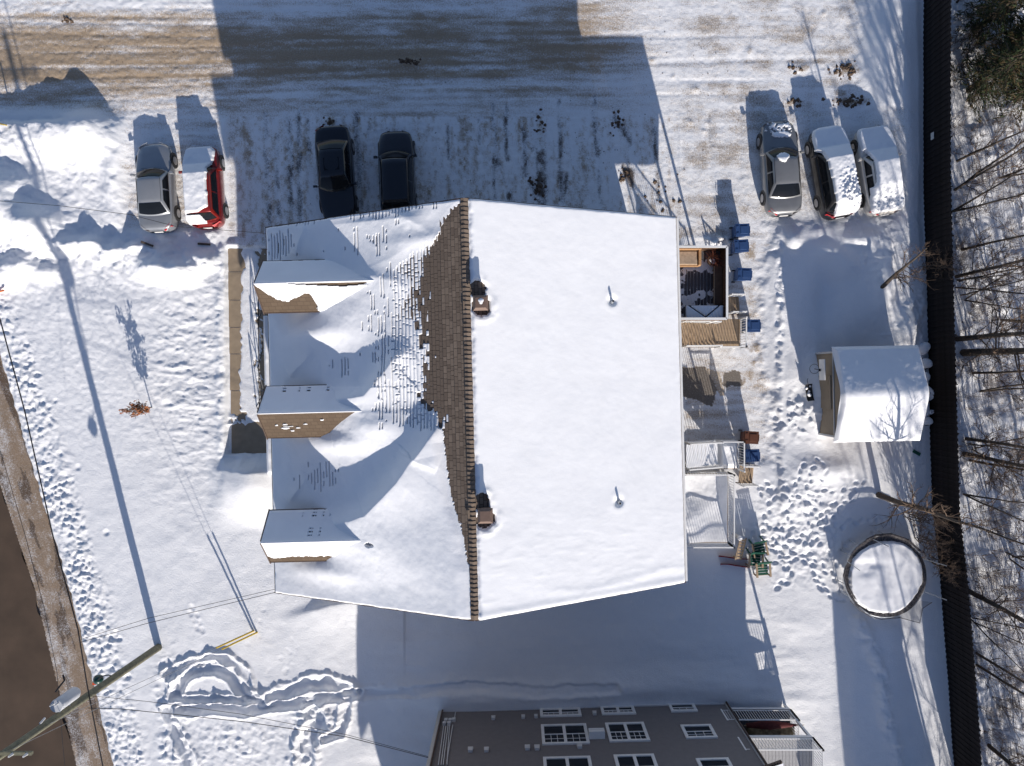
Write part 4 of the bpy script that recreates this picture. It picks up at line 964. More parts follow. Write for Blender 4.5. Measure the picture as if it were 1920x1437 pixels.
A, B = np.meshgrid(np.linspace(-dw + .02, dw - .06, 90), np.linspace(-dh + .06, dh - .06, 90)); t = .14 + .05 * fbm(A * 1.1, B * 1.1, 4, 2) + .06 * np.exp(-((B + .2 - A * .8) / .5) ** 2) - .10 * np.exp(-((A + .5) ** 2 + (B - .6) ** 2) / .35) + .01 * fbm(A * 6, B * 6, 3, 1)
t += .16 * ss(.3, -.9, A + .5 * np.sin(B * 1.4)) 
link('snow_drift', gridmesh('snow_drift', A, B, .70 + t * ss(0, .08, np.minimum(dw - np.abs(A), dh - np.abs(B) + .05)), M['snow']), dk3)
# the neighbour's two stacked balconies (north-east corner)
n0 = P(1387, 1352, 1.8); n1 = P(1498, 1350, 1.8)
ww = n1.x - n0.x
dk4 = deck('ground floor balcony of the lower building with white balusters and dark siding', n0.x - .6, n1.x, n1.y - 3.6, n1.y, .75, 'deckdark', 'ne', rail_h=1.05, name='balcony')
n2 = P(1543, 1407, 4.5)
dk5 = deck('upper balcony of the lower building, white baluster railing and deck beams', n0.x - .6, n2.x, n1.y - 3.6, n1.y - .02, 3.45, 'greyboard', 'ne', rail_h=1.05, zbase=.78, name='balcony')
sw_ = MB(); sw_.box((0, -1.78, 1.62), (n1.x - n0.x + .5, .04, 3.3)); sw_.build('sun_block_wall', M['stain'], dk4)  # unseen solid wall, added to stop sunlight passing under the upper balcony
dk5['group'] = dk4['group'] = 'stacked balconies of the lower building'
M['tarp'] = mat('camouflage tarp', (0.16, 0.13, 0.08), .8, .6, 5)
p0 = P(1450, 1385, 1.2); tp = thing('covered_furniture', 'lumpy camouflage tarp over furniture on the ground floor balcony', 'tarp', (p0.x, p0.y, .76))
b = MB(); b.grid(lambda u, v: Vector((-1.2 + 2.4 * u, -.5 + 1.0 * v, .55 * (math.sin(3.14 * u) * math.sin(3.14 * v)) ** .35 + .07 * math.sin(9 * u + 5 * v) * math.sin(7 * v))), 26, 14); b.build('cover', M['tarp'], tp, True)
tr = MB()
M['redfab'] = mat('dark red awning cloth', (0.09, 0.02, 0.02), .8, .3, 6)
p0 = P(1455, 1368, 1.9); aw = thing('folded_parasol', 'dark red folded parasol cloth behind the ground floor balcony rail', 'parasol', (p0.x, p0.y, .76))
b = MB(); b.tube([(-1.3, 0, .75), (-.2, .05, .8), (1.2, 0, .72)], [.10, .24, .04], 8); b.build('cloth', M['redfab'], aw, True)
b = MB(); b.tube([(-1.4, 0, .75), (1.5, 0, .72)], .022, 6); b.build('pole', M['wood'], aw)
for x_ in (-1.0, .9): b = MB(); b.tube([(x_, 0, .70), (x_, 0, 0)], .02, 6); b.build('leg', M['black'], aw)

# ------------------------------------------------ wheelie bins
M['binblue'] = mat('blue bin plastic', (0.026, 0.062, 0.165), .45, .08, 5, spec=.4)
M['binbrown'] = mat('brown bin plastic', (0.11, 0.042, 0.022), .45, .1, 5, spec=.4)
def bin_(px, py, rz, m, label, group):
    p = P(px, py, 1.0); z0 = zat(CX + p.x * K, CY - p.y * K); t = thing('wheelie_bin', label, 'bin', (p.x, p.y, z0 - .02), R(rz), group)
    W_, D_ = .62, .56                       # x: depth (hinge to -x), y width
    b = MB(); vs = []
    for z, s in ((.06, .80), (.92, 1.0)):
        for x, y in ((-1, -1), (1, -1), (1, 1), (-1, 1)): vs.append((x * W_ * s / 2, y * D_ * s / 2, z))
    b.add(vs, [(3, 2, 1, 0), (0, 1, 5, 4), (1, 2, 6, 5), (2, 3, 7, 6), (3, 0, 4, 7), (4, 5, 6, 7)])
    b.box((0, 0, .91), (W_ + .05, D_ + .05, .05)); b.build('body', m, t)
    l = MB(); l.box((.02, 0, .965), (W_ + .10, D_ + .07, .05), taper=.96); l.box((.09, 0, 1.0), (W_ * .62, D_ * .72, .03), taper=.94); l.box((.09, .0, 1.012), (W_ * .50, D_ * .60, .02))
    for yy in (-1, 1): l.box((-.22, yy * .17, 1.0), (.12, .07, .03))
    l.box((.37, 0, .975), (.05, D_ * .6, .03)); l.build('lid', m, t)
    h = MB(); h.tube([(-.36, -.22, .93), (-.40, -.22, .97), (-.40, .22, .97), (-.36, .22, .93)], .014, 6); h.build('handle', m, t)
    for yy in (-1, 1): w_ = MB(); w_.tube([(-.27, yy * .27, .1), (-.27, yy * .31, .1)], .10, 12); w_.build('wheel', M['rubber'], t)
    return t
gB = 'blue recycling bins in a row beside the raised deck'
bin_(1392, 431, 2, M['binblue'], 'dark blue wheelie bin, nearest the parked grey sedan, top of the row', gB)
bin_(1390, 461, 4, M['binblue'], 'blue wheelie bin with snow crumbs on its lid, just below the topmost bin', gB)
bin_(1396, 514, -2, M['binblue'], 'blue wheelie bin standing alone above the short board steps', gB)
bin_(1412, 611, 1, M['binblue'], 'blue wheelie bin standing below the short board steps', gB)
bin_(1409, 821, -3, M['binbrown'], 'brown wheelie bin beside the snow heaped landing', 'bins by the lower landing')
bin_(1411, 855, 2, M['binblue'], 'shaded blue wheelie bin directly below the brown one', 'bins by the lower landing')

# ------------------------------------------------ shed
sp = P(1647, 740, 0); M['shedside'] = siding_mat('tan shed cladding', (0.32, 0.255, 0.18))
e1 = P(1561, 652, 2.3); e2 = P(1720, 648, 2.3); e3 = P(1565, 828, 2.3); e4 = P(1724, 826, 2.3)
sx = (e1.x + e2.x + e3.x + e4.x) / 4; sy = (e1.y + e2.y + e3.y + e4.y) / 4; sw = (e2.x - e1.x) / 2; sh_ = (e1.y - e3.y) / 2
shed = thing('garden_shed', 'tan garden shed with a thick snow covered gable roof beside the fence', 'shed', (sx, sy, 0), R(1.2))
b = MB(); hx, hy = sw - .06, sh_ - .22
for s in (-1, 1):
    b.add([(s * hx, -hy, 0), (s * hx, hy, 0), (s * hx, hy, 2.24), (s * hx, 0, 3.08), (s * hx, -hy, 2.24)], [(0, 1, 2, 3, 4) if s > 0 else (4, 3, 2, 1, 0)])
    b.add([(-hx, s * hy, 0), (hx, s * hy, 0), (hx, s * hy, 2.24), (-hx, s * hy, 2.24)], [(0, 1, 2, 3) if s < 0 else (3, 2, 1, 0)])
b.build('wall', M['shedside'], shed)
b = MB(); b.box((-hx - .03, 0, 2.24), (.04, 2 * hy + .1, .07)); b.box((-hx - .03, hy, 1.1), (.05, .09, 2.2)); b.box((-hx - .03, -hy, 1.1), (.05, .09, 2.2)); b.build('white_trim', M['trim'], shed)
b = MB(); b.box((-hx - .04, .1, 1.0), (.05, 1.6, 1.95)); b.build('double_door', M['shedside'], shed)
b = MB()
for s in (-1, 1):
    a = [(-sw, 0, 3.15), (sw, 0, 3.15), (sw, s * sh_, 2.25), (-sw, s * sh_, 2.25)]
    b.add(a + [(p[0], p[1], p[2] - .09) for p in a], [(0, 1, 2, 3), (4, 7, 6, 5), (1, 5, 6, 2), (2, 6, 7, 3), (3, 7, 4, 0)] if s < 0 else [(3, 2, 1, 0), (5, 6, 7, 4), (2, 6, 5, 1), (3, 7, 6, 2), (0, 4, 7, 3)])
b.build('roof', M['fascia'], shed)
A, B = np.meshgrid(np.linspace(-sw - .04, sw + .05, 150), np.linspace(-sh_ - .05, sh_ + .04, 160)); t = .26 + .03 * fbm(A * 1.2, B * 1.2, 4, 2) + .01 * fbm(A * 4, B * 4, 3, 2)
ed = np.minimum(np.minimum(A + sw + .04 + .03 * np.sin(B * 3), sw + .05 - A), np.minimum(sh_ + .04 - B, B + sh_ + .05))
zr = 3.16 - .9 / sh_ * np.sqrt(B ** 2 + .05); link('roof_snow', gridmesh('roof_snow', A, B, zr + t * ss(-.01, .18, ed) ** .6, M['snow']), shed)
# basketball hoop on the shed front
p0 = P(1527, 692, 1.9); hp = thing('basketball_hoop', 'black basketball hoop ring with a white backboard on the shed front', 'basketball hoop', (p0.x, p0.y, 1.9), R(1.2))
MB().ring((0, 0, 0), .225, .012, 32, 6).build('ring', M['black'], hp)
b = MB(); b.bar((-.0, .0, 0), (.28, -.06, -.02), .03); b.bar((.22, -.06, -.02), (.42, -.06, -.02), .12, .05); b.build('bracket', M['black'], hp)
b = MB(); b.box((.32, -.05, .12), (.03, 1.0, .62)); b.build('backboard', M['white'], hp)
# snow blower half buried
p0 = P(1511, 736, .35); sb_ = thing('snow_shovel_sled', 'black plastic sled with clumps of snow lying in front of the shed', 'sled', (p0.x, p0.y, zat(1511, 736) + .02), R(8))
b = MB(); b.grid(lambda u, v: Vector((-.17 + .34 * u, -.42 + .84 * v, .10 * abs(2 * u - 1) ** 3 + .10 * abs(2 * v - 1) ** 4)), 8, 12); b.build('hull', M['black'], sb_)
b = MB(); rr = random.Random(2)
for i in range(7):
    x_, y_, r_ = rr.uniform(-.12, .12), rr.uniform(-.35, .35), rr.uniform(.05, .11); b.tube([(x_, y_, 0), (x_ + .01, y_, r_ * .6), (x_, y_ + .02, r_)], [r_, r_ * .85, r_ * .3], 8)
b.build('snow_clump', M['snow'], sb_, True)
b = MB(); b.tube([(.0, .42, .08), (-.03, .62, .12), (.03, .70, .1)], .012, 5); b.build('pull_rope', M['black'], sb_)
# ------------------------------------------------ cars
M['redp'] = mat('metallic red paint', (0.20, 0.012, 0.008), .28, .05, 3, coat=.8, metal=.2)
M['silver'] = mat('silver beige paint', (0.30, 0.315, 0.335), .35, .04, 3, coat=.6, metal=.35)
M['greyp'] = mat('champagne grey paint', (0.225, 0.23, 0.235), .35, .05, 3, coat=.6, metal=.35)
M['blackp'] = mat('black paint', (0.010, 0.012, 0.018), .22, .05, 3, coat=.7)
M['blackp2'] = mat('black paint with road salt', (0.022, 0.022, 0.024), .4, .3, 6, coat=.4)
M['whitep'] = mat('off white paint', (0.55, 0.53, 0.49), .4, .05, 4, coat=.5)
def car(label, px, py, rz, L, Wd, kind, paint, zc=.75, snowfn=None, flip=False, sunroof=False, name='parked_car', group='cars parked in the lot', snow_t=.12):
    p = P(px, py, zc); t = thing(name, label, 'car', (p.x, p.y, zat(CX + p.x * K, CY - p.y * K) - .03), R(rz + (180 if flip else 0)), group)
    if kind == 'sedan':
        Ht, belt = 1.43, .93; yb_f, yr_f, yr_r, yb_r = .20 * L, .055 * L, -.205 * L, -.36 * L; wt = Wd * .335
        prof = [(.5, .50), (.485, .60), (.46, .68), (.38, .76), (.20, .90), (.0, .93), (-.2, .94), (-.36, 1.0), (-.44, 1.0), (-.485, .95), (-.5, .70)]
    elif kind == 'hatch':
        Ht, belt = 1.62, 1.02; yb_f, yr_f, yr_r, yb_r = .25 * L, .11 * L, -.36 * L, -.455 * L; wt = Wd * .35
        prof = [(.5, .55), (.485, .72), (.46, .82), (.38, .90), (.25, 1.0), (.0, 1.02), (-.3, 1.04), (-.44, 1.05), (-.475, 1.0), (-.5, .70)]
    else:
        Ht, belt = 1.66, 1.05; yb_f, yr_f, yr_r, yb_r = .26 * L, .12 * L, -.39 * L, -.465 * L; wt = Wd * .36
        prof = [(.5, .55), (.485, .78), (.46, .88), (.38, .95), (.26, 1.03), (.0, 1.05), (-.3, 1.06), (-.45, 1.06), (-.48, 1.0), (-.5, .70)]
    py_ = np.array([q[0] for q in prof])[::-1] * L; pz_ = np.array([q[1] for q in prof])[::-1]
    zt = lambda y: float(np.interp(y, py_, pz_))
    def hw(y):
        a = min(1, abs(y) / (L / 2)); e = (.74 if y > 0 else .82)
        base = Wd / 2 * (1 - (1 - e) * max(0, (a - .45) / .55) ** 2.4)
        k = max(0, (a - .86) / .14); return base * (1 - (.42 if y > 0 else .34) * k ** 3.2)
    # body
    N = 44; b = MB(); ring = []
    for i in range(N + 1):
        a = i / N * 2 - 1; y = L / 2 * math.copysign(abs(a) ** .82, a); w_ = hw(y); z = zt(y); zb = .20 + .12 * max(0, (abs(y) / (L / 2) - .8) / .2)
        half = [(w_ * .90, zb), (w_ * .975, zb + .12), (w_, min(.55, z - .1)), (w_ * .985, z - .14), (w_ * .955, z - .05), (w_ * .88, z - .008), (w_ * .55, z + .018), (0, z + .03)]
        pts = [(x, y, zz) for x, zz in half] + [(-x, y, zz) for x, zz in half[-2::-1]]
        ring.append(pts)
    n = len(ring[0])
    for r_ in ring: b.v.extend(r_)
    for i in range(N):
        for k in range(n - 1): b.face((i * n + k, i * n + k + 1, (i + 1) * n + k + 1, (i + 1) * n + k))
        b.face((i * n + n - 1, i * n, (i + 1) * n, (i + 1) * n + n - 1))
    b.face(tuple(range(n))); b.face(tuple(N * n + k for k in range(n))[::-1])
    b.build('body', paint, t, True)
    # greenhouse
    zr = Ht - .03; wb = Wd * .455
    def yw(y, x):
        k = min(1.0, abs(x) / wb) ** 2
        if y > yr_f: return y - .24 * k * ((y - yr_f) / (yb_f - yr_f)) ** .6
        if y < yr_r: return y + .16 * k * ((yr_r - y) / (yr_r - yb_r)) ** .6
        return y
    def hz(y):
        if y >= yr_f: f = (yb_f - y) / (yb_f - yr_f); return belt + (zr - belt) * min(1, max(0, f)) ** .85
        if y <= yr_r: f = (y - yb_r) / (yr_r - yb_r); return belt + (zr - belt) * min(1, max(0, f)) ** .8
        return zr + .03 - .05 * ((y - (yr_f + yr_r) / 2) / ((yr_f - yr_r) / 2)) ** 2 * .6
    xs_ = lambda z: wb + (wt - wb) * max(0, min(1, (z - belt) / (zr - belt))) ** 1.4
    crown = lambda x, xt, y: .045 * (1 - (x / max(xt, .01)) ** 2) * min(1, (hz(y) - belt) / .3)
    ys = [yb_f, yb_f - .04] + [yb_f + (yr_f - yb_f) * k / 10 for k in range(1, 11)] + [yr_f + (yr_r - yr_f) * k / 8 for k in range(1, 9)] + [yr_r + (yb_r - yr_r) * k / 10 for k in range(1, 11)]
    ys = sorted(set(ys), reverse=True); b = MB(); rows = []
    for y in ys:
        h = hz(y); xt = xs_(h); half = [(xs_(belt), belt - .06), (xs_(belt + (h - belt) * .45), belt + (h - belt) * .45), (xt + .0, h - .03 * (h > belt + .1)), (xt * .9, h + crown(xt * .9, xt, y)), (xt * .5, h + crown(xt * .5, xt, y)), (0, h + crown(0, xt, y))]
        rows.append([(x, yw(y, x), z) for x, z in half] + [(-x, yw(y, x), z) for x, z in half[-2::-1]])
    n = len(rows[0])
    for r_ in rows: b.v.extend(r_)
    for i in range(len(rows) - 1):
        for k in range(n - 1): b.face((i * n + k, (i + 1) * n + k, (i + 1) * n + k + 1, i * n + k + 1))
    b.build('cabin', paint, t, True)
    def glass(name, ya, yb, inset):
        g = MB(); u_front = name == 'windshield'
        def fn(u, v):
            y = ya + (yb - ya) * u; h = hz(y); xt = xs_(h) - inset - .05 * (1 - u) * 0; x = (2 * v - 1) * xt
            return Vector((x, yw(y, x) + (.018 if u_front else -.012), h + crown(x, xs_(h), y) + .022))
        g.grid(fn, 14, 10); return g.build(name, M['glass'], t, True)
    glass('windshield', yb_f - .10, yr_f + .10, .07); glass('rear_window', yb_r + (.14 if kind == 'sedan' else .05), yr_r - .05, .08)
    def sidewin(s, y0, y1):
        g = MB()
        def fn(u, v):
            fz = .16 + .68 * v; z = belt + (zr - belt) * fz
            yf_lim = yb_f + (yr_f - yb_f) * fz ** (1 / .85) - .26; yr_lim = yb_r + (yr_r - yb_r) * fz ** (1 / .8) + .20
            a_, b_ = min(y0, yf_lim), max(y1, yr_lim); y = a_ + (b_ - a_) * u
            return Vector((s * (xs_(z) + .012), y, z))
        g.grid(fn, 8, 4); g.build('side_window', M['glass'], t)
    ym = (yr_f + yr_r) / 2 + .02
    for s in (-1, 1): sidewin(s, 9, ym + .04); sidewin(s, ym - .04, -9)
    for s in (-1, 1):
        m_ = MB(); m_.box((s * (wb + .17), yb_f - .32, belt + .06), (.20, .11, .13), taper=.8); m_.bar((s * wb, yb_f - .30, belt), (s * (wb + .12), yb_f - .31, belt + .04), .04); m_.build('mirror', paint, t)
        for yy in (L * .305, -L * .29):
            w_ = MB(); w_.tube([(s * (Wd / 2 - .20), yy, .33), (s * (Wd / 2 - .03), yy, .33), (s * (Wd / 2 + .012), yy, .33)], [.33, .33, .29], 20); o = w_.build('wheel', M['rubber'], t)
            r_ = MB(); r_.tube([(s * (Wd / 2 + .006), yy, .33), (s * (Wd / 2 + .022), yy, .33)], [.215, .20], 20)
            r_.build('rim', M['rim'], o)
            a_ = MB(); a_.tube([(s * (Wd / 2 - .24), yy, .38), (s * (Wd / 2 + .004), yy, .38)], .39, 20); a_.build('wheel_arch', M['black'], t)
        yf = L * .478; h_ = MB(); h_.grid(lambda u, v: Vector((s * (hw(L * (.497 - .055 * u)) * (.70 + .25 * u) + .012 * 0 ), L * (.497 - .055 * u) + .004, .58 + .12 * v + .05 * u)) + Vector((s * .03 * u, .012 * (1 - u), 0)), 5, 3); h_.build('headlight', M['chrome'], t)
        h_ = MB(); zz0 = .74 if kind == 'sedan' else .80
        h_.grid(lambda u, v: Vector((s * (hw(-L * (.497 - .05 * u)) * (.74 + .25 * u) + .012), -L * (.499 - .05 * u) - .008, zz0 + (.20 if kind == 'sedan' else .26) * v)), 5, 3); h_.build('taillight', M['redlamp'], t)
        h_ = MB(); h_.grid(lambda u, v: Vector((s * (hw(-L * (.49 - .06 * u)) * (.62 + .30 * u)), -L * (.49 - .06 * u), zt(-L * (.49 - .06 * u)) + .022 - .02 * v)), 4, 1); h_.build('lamp_top', M['redlamp'], t)
    pl = MB(); pl.box((0, -L / 2 - .012, .62), (.42, .02, .14)); pl.build('licence_plate', M['white'], t)
    if sunroof: g = MB(); g.box((0, yr_f - .55, zr + .052), (wt * 1.25, .62, .012)); g.build('sunroof', M['glass'], t)
    for s in (-1, 1):
        g = MB(); g.bar((s * (wt - .02), yr_f, zr + .015), (s * (wt - .02), yr_r, zr + .015), .012, .012); g.build('roof_seam', M['black'], t)
    wpz = MB(); wpz.tube([(-.5, yb_f - .03, belt + .05), (0, yb_f - .12, belt + .11)], .010, 4); wpz.build('wiper', M['black'], t)
    wpz = MB(); wpz.tube([(.1, yb_f - .03, belt + .05), (.6, yb_f - .14, belt + .10)], .010, 4); wpz.build('wiper', M['black'], t)
    if snowfn:
        xs__ = np.linspace(-Wd / 2 + .005, Wd / 2 - .005, 58); yy_ = np.linspace(-L / 2 + .01, L / 2 - .01, 130); A, B = np.meshgrid(xs__, yy_)
        body = np.interp(B, py_, pz_) + .03; HW_ = np.vectorize(hw)(B)
        HZ = np.vectorize(hz)(B); rel = np.clip((zr - belt), .01, 9)
        side = belt + (np.clip((wb - np.abs(A)) / (wb - wt), 0, 9)) * rel
        top = np.where((B < yb_f) & (B > yb_r) & (np.abs(A) < wb), np.minimum(HZ + .04, side), 0)
        T = np.maximum(body, top); T[np.abs(A) > HW_ * .985] = np.minimum(T, body)[np.abs(A) > HW_ * .985]
        for _ in range(3): T[1:-1, 1:-1] = (T[:-2, 1:-1] + T[2:, 1:-1] + T[1:-1, :-2] + T[1:-1, 2:] + 2 * T[1:-1, 1:-1]) / 6
        N1 = fbm(A * 3, B * 3 + px, 4, 3); N2 = fbm(A * 11, B * 11, 3, 4)
        mk, th_ = snowfn(A, B, L, Wd, N1, N2)
        mk = mk & (np.abs(A) < HW_ * (.97))
        m_ = mk.astype(float)
        for _ in range(2): m_[1:-1, 1:-1] = (m_[:-2, 1:-1] + m_[2:, 1:-1] + m_[1:-1, :-2] + m_[1:-1, 2:] + m_[1:-1, 1:-1]) / 5
        Zs = T + np.where(mk, .012 + th_ * snow_t * np.clip(m_ * 1.6 - .6, 0, 1) ** .7, -.08)
        kp = mk[:-1, :-1] | mk[1:, :-1] | mk[:-1, 1:] | mk[1:, 1:]
        link('snow_cover', gridmesh('snow_cover', A, B, Zs, M['snow'], keep=kp), t)
    return t
def sn_red(A, B, L, W_, n1, n2):       # front +y; snow keeps clear of the right-hand (east) side and the rear window's east half
    lim = np.interp(B / L, [-.5, -.44, -.36, -.30, -.2, .0, .12, .18, .3, .42, .5], [.16, .12, .0, .44, .46, .44, .50, .40, .62, .66, .4]) * .5 * W_ * 1.25 + .03 * n1
    mk = (A < lim) & (B > -.47 * L) & (B < .487 * L)
    mk &= ~((B < -.36 * L) & (B > -.385 * L) & (A > -.6)); return mk, 1 + .25 * n1
def sn_suv6(A, B, L, W_, n1, n2):
    lim = np.interp(B / L, [-.5, -.3, .0, .2, .25, .5], [-.24, -.28, -.32, -.36, -.46, -.47]) * W_ + .02 * n1
    ch = np.clip(np.exp(-((A - .35) / .5) ** 2 - ((B + 1.3) / .9) ** 2) * 1.6, 0, 1)
    return (A > lim) & (B > -.485 * L) & (np.hypot(A / (W_ * .5), 0) < .99), 1.3 + .2 * n1 + ch * (1.6 * np.maximum(n2, -.2) + .5 * n1)
def sn_w7(A, B, L, W_, n1, n2):
    win = (((A + .70) / .20) ** 2 + ((B - .05) / .95) ** 2) < 1
    ch = np.exp(-((A + .1) / .8) ** 2 - ((B + 1.7) / .6) ** 2)
    return (A > -.43 * W_ + .0 * n1) & ~win & (B > -.475 * L) & (B < .487 * L), 1.3 + .2 * n1 + ch * 1.2 * np.maximum(n2, -.2)
def sn_g5(A, B, L, W_, n1, n2):
    a_ = (((A - .02) / .50) ** 2 + ((B - 1.62) / .20) ** 2 + .9 * n1 + .3 * n2) < 1
    b_ = (((A + .12) / .30) ** 2 + ((B - .33) / .27) ** 2 + .6 * n1 + .2 * n2) < .9
    c_ = (((A) / .66) ** 2 + ((B - 2.0) / .30) ** 2 + 1.8 * n2) < .55
    return a_ | b_ | c_, .55 + .2 * n1
car('silver sedan with dark windows and no snow, leftmost in the lot', 290, 350, 3.6, 4.45, 1.76, 'sedan', M['silver'])
car('red compact car mostly buried under snow, beside the silver sedan', 382, 350, 4.0, 4.05, 1.74, 'hatch', M['redp'], snowfn=sn_red)
car('long black sedan with a sunroof parked facing the house', 627, 324, 4.2, 4.75, 1.80, 'sedan', M['blackp'], flip=True, sunroof=True, zc=.9)
car('black car with its rear hidden under the house roof edge', 743, 325, 2.2, 4.40, 1.78, 'hatch', M['blackp'], zc=.9)
car('champagne grey sedan with small snow patches on hood and roof', 1465, 314, 3.8, 4.75, 1.80, 'sedan', M['greyp'], snowfn=sn_g5)
car('black hatchback heaped with snow, between the grey sedan and the white car', 1562, 323, 9.5, 4.55, 1.78, 'hatch', M['blackp2'], snowfn=sn_suv6, snow_t=.13)
car('off white car thickly covered with snow, nearest the black fence', 1646, 320, 8.5, 4.45, 1.80, 'sedan', M['whitep'], snowfn=sn_w7, snow_t=.14)

# ------------------------------------------------ black slatted fence
M['fence'] = mat('black fence slat', (0.022, 0.019, 0.019), .75, .5, 3, spec=.1)
fence = thing('fence', 'tall black slatted fence running down the right side of the yard', 'fence', (0, 0, 0))
tp_ = [(1783, -70), (1782, 100), (1782, 320), (1785, 450), (1790, 640), (1799, 960), (1815, 1100), (1831, 1300), (1840, 1437), (1846, 1510)]
pts = [P(a_, b_, 2.4) for a_, b_ in tp_]; segL = [0]
for a_, b_ in zip(pts[:-1], pts[1:]): segL.append(segL[-1] + (b_ - a_).length)
fence.location = pts[4].xy.to_3d(); fo_ = fence.location
slm = MB(); slm.box((0, 0, 0), (.028, .138, 2.55)); slme = slm.mesh('slat', M['fence']); slm2 = MB(); slm2.box((0, 0, 0), (.028, .138, 2.52)); slme2 = slm2.mesh('slat', M['fence'])
nS = 296; tot = segL[-1]
for i in range(nS):
    s = (i + .5) / nS * tot; k = max(j for j in range(len(segL) - 1) if segL[j] <= s); f = (s - segL[k]) / (segL[k + 1] - segL[k]); p = pts[k].lerp(pts[k + 1], f); d = pts[k + 1] - pts[k]
    o = link('slat', slme if i % 2 else slme2, fence); o.location = (p.x - fo_.x + (.028 if i % 2 else -.0), p.y - fo_.y, 1.125); o.rotation_euler = (0, 0, math.atan2(-d.x, d.y) + .0)
for k in range(0, 17):
    s = (k + .5) / 17 * tot; j = max(q for q in range(len(segL) - 1) if segL[q] <= s); f = (s - segL[j]) / (segL[j + 1] - segL[j]); p = pts[j].lerp(pts[j + 1], f)
    b = MB(); b.cyl((p.x - fo_.x + .09, p.y - fo_.y, 1.15), .035, 2.45, 8); b.build('post', M['fence'], fence)
for z_ in (.4, 2.1): b = MB(); b.tube([p + Vector((-fo_.x + .055, -fo_.y, z_ - 2.4)) for p in pts], .022, 5); b.build('rail', M['fence'], fence)
p0 = P(1743, 256, 1.0); b = MB(); b.box((0, 0, 0), (.02, .34, .24)); o = b.build('fence_plaque', M['trim']); o.location = (pts[2].x - .06, P(1743, 256, 1.0).y, 1.05); tag(o, 'small pale rectangular plaque fixed to the black fence', 'sign')

# ------------------------------------------------ trampoline
tc_ = P(1658, 1080, .9); tz = zat(1655, 1075) - .05
tr = thing('trampoline', 'round snow covered trampoline with a sagging torn safety net', 'trampoline', (tc_.x, tc_.y, tz))
M['springm'] = mat('rusty dull springs', (0.10, 0.095, 0.10), .7); M['pad'] = mat('faded black pad', (0.085, 0.078, 0.08), .8, .7, 9); RT = 2.02
MB().ring((0, 0, .84), RT, .035, 48, 8).build('frame', M['grey'], tr)
b = MB(); b.grid(lambda u, v: Vector(((RT - .25 * u) * math.cos(6.2832 * v), (RT - .34 * u) * math.sin(6.2832 * v), .88 + .015 * math.sin(40 * v))), 2, 72); b.build('edge_pad', M['pad'], tr)
for k in range(60):
    a = 2 * math.pi * k / 60 + .02 * math.sin(k * 5); b_ = MB() if k == 0 else b_
    b_.bar((math.cos(a) * (RT - .24), math.sin(a) * (RT - .24), .905), (math.cos(a) * (RT - .03), math.sin(a) * (RT - .03), .90), .018, .012)
tag(b_.build('spring', M['springm'], tr), kind='stuff')
A, B = np.meshgrid(np.linspace(-1, 1, 110), np.linspace(-1, 1, 110)); r_ = np.hypot(A, B); an = np.arctan2(B, A); rr_ = RT - .15 + .09 * fbm(an * 4, r_ * 0, 4, 2) - .10 * np.exp(-((an - 1.7) / .5) ** 2) + .05 * np.sin(an * 2)
t = .20 + .03 * fbm(A * 3, B * 3, 3, 3) ; t -= .10 * np.clip(np.exp(-(((A + .42) * 3.4) ** 2 + ((B - .30) * 9) ** 2)) + np.exp(-(((A + .50) * 6) ** 2 + ((B - .12) * 8) ** 2)), 0, 1)
kq = r_ < 1.0; X_ = A * RT; Y_ = B * RT; d_ = rr_ - r_ * RT; z_ = .80 + t * ss(-.01, .16, d_) ** .6 - .1 * (d_ < 0)
kp = (d_[:-1, :-1] > -.04); link('snow_disc', gridmesh('snow_disc', X_, Y_, z_, M['snow'], keep=kp), tr)
for k in range(6):
    a = .35 + k * math.pi / 3; b = MB(); b.tube([(math.cos(a - .16) * RT, math.sin(a - .16) * RT, .84), (math.cos(a - .16) * RT * 1.04, math.sin(a - .16) * RT * 1.04, 0), (math.cos(a + .16) * RT * 1.04, math.sin(a + .16) * RT * 1.04, 0), (math.cos(a + .16) * RT, math.sin(a + .16) * RT, .84)], .025, 6); b.build('leg', M['grey'], tr)
def netpole(x0, y0, x1, y1, z0=.5, z1=2.2):
    a = P(x0, y0, z0) - tr.location; c = P(x1, y1, z1) - tr.location; a.z = z0; c.z = z1; b = MB(); b.tube([a, c], .022, 6); b.build('net_pole', M['grey'], tr)
netpole(1730, 1047, 1772, 1060); netpole(1725, 1106, 1772, 1124); netpole(1578, 1107, 1606, 1129, .6, .9); netpole(1630, 1008, 1664, 1024, .8, 1.3); netpole(1587, 1052, 1610, 1069, 1.0, 1.2); netpole(1592, 1125, 1640, 1160, .8, 1.0)
b = MB()
def tp(x, y, z): p = P(x, y, z); return Vector((p.x - tr.location.x, p.y - tr.location.y, z))
b.tube([tp(1592, 1126, .9), tp(1612, 1144, .9), tp(1630, 1155, .85), tp(1650, 1160, .8), tp(1685, 1157, .9), tp(1722, 1167, 1.0), tp(1727, 1140, 1.1), tp(1745, 1128, 1.2)], .018, 5)
b.tube([tp(1585, 1060, 1.0), tp(1580, 1078, .95), tp(1585, 1095, .9), tp(1600, 1118, .92), tp(1624, 1140, .9)], .05, 6)
b.tube([tp(1622, 1012, .95), tp(1640, 1003, 1.0), tp(1668, 1001, 1.0), tp(1700, 1012, .98), tp(1722, 1032, .95)], .06, 6)
b.build('net_hem', M['pad'], tr)
M['net'] = mat('black safety netting', (0.03, 0.03, 0.035), .9, alpha=.30)
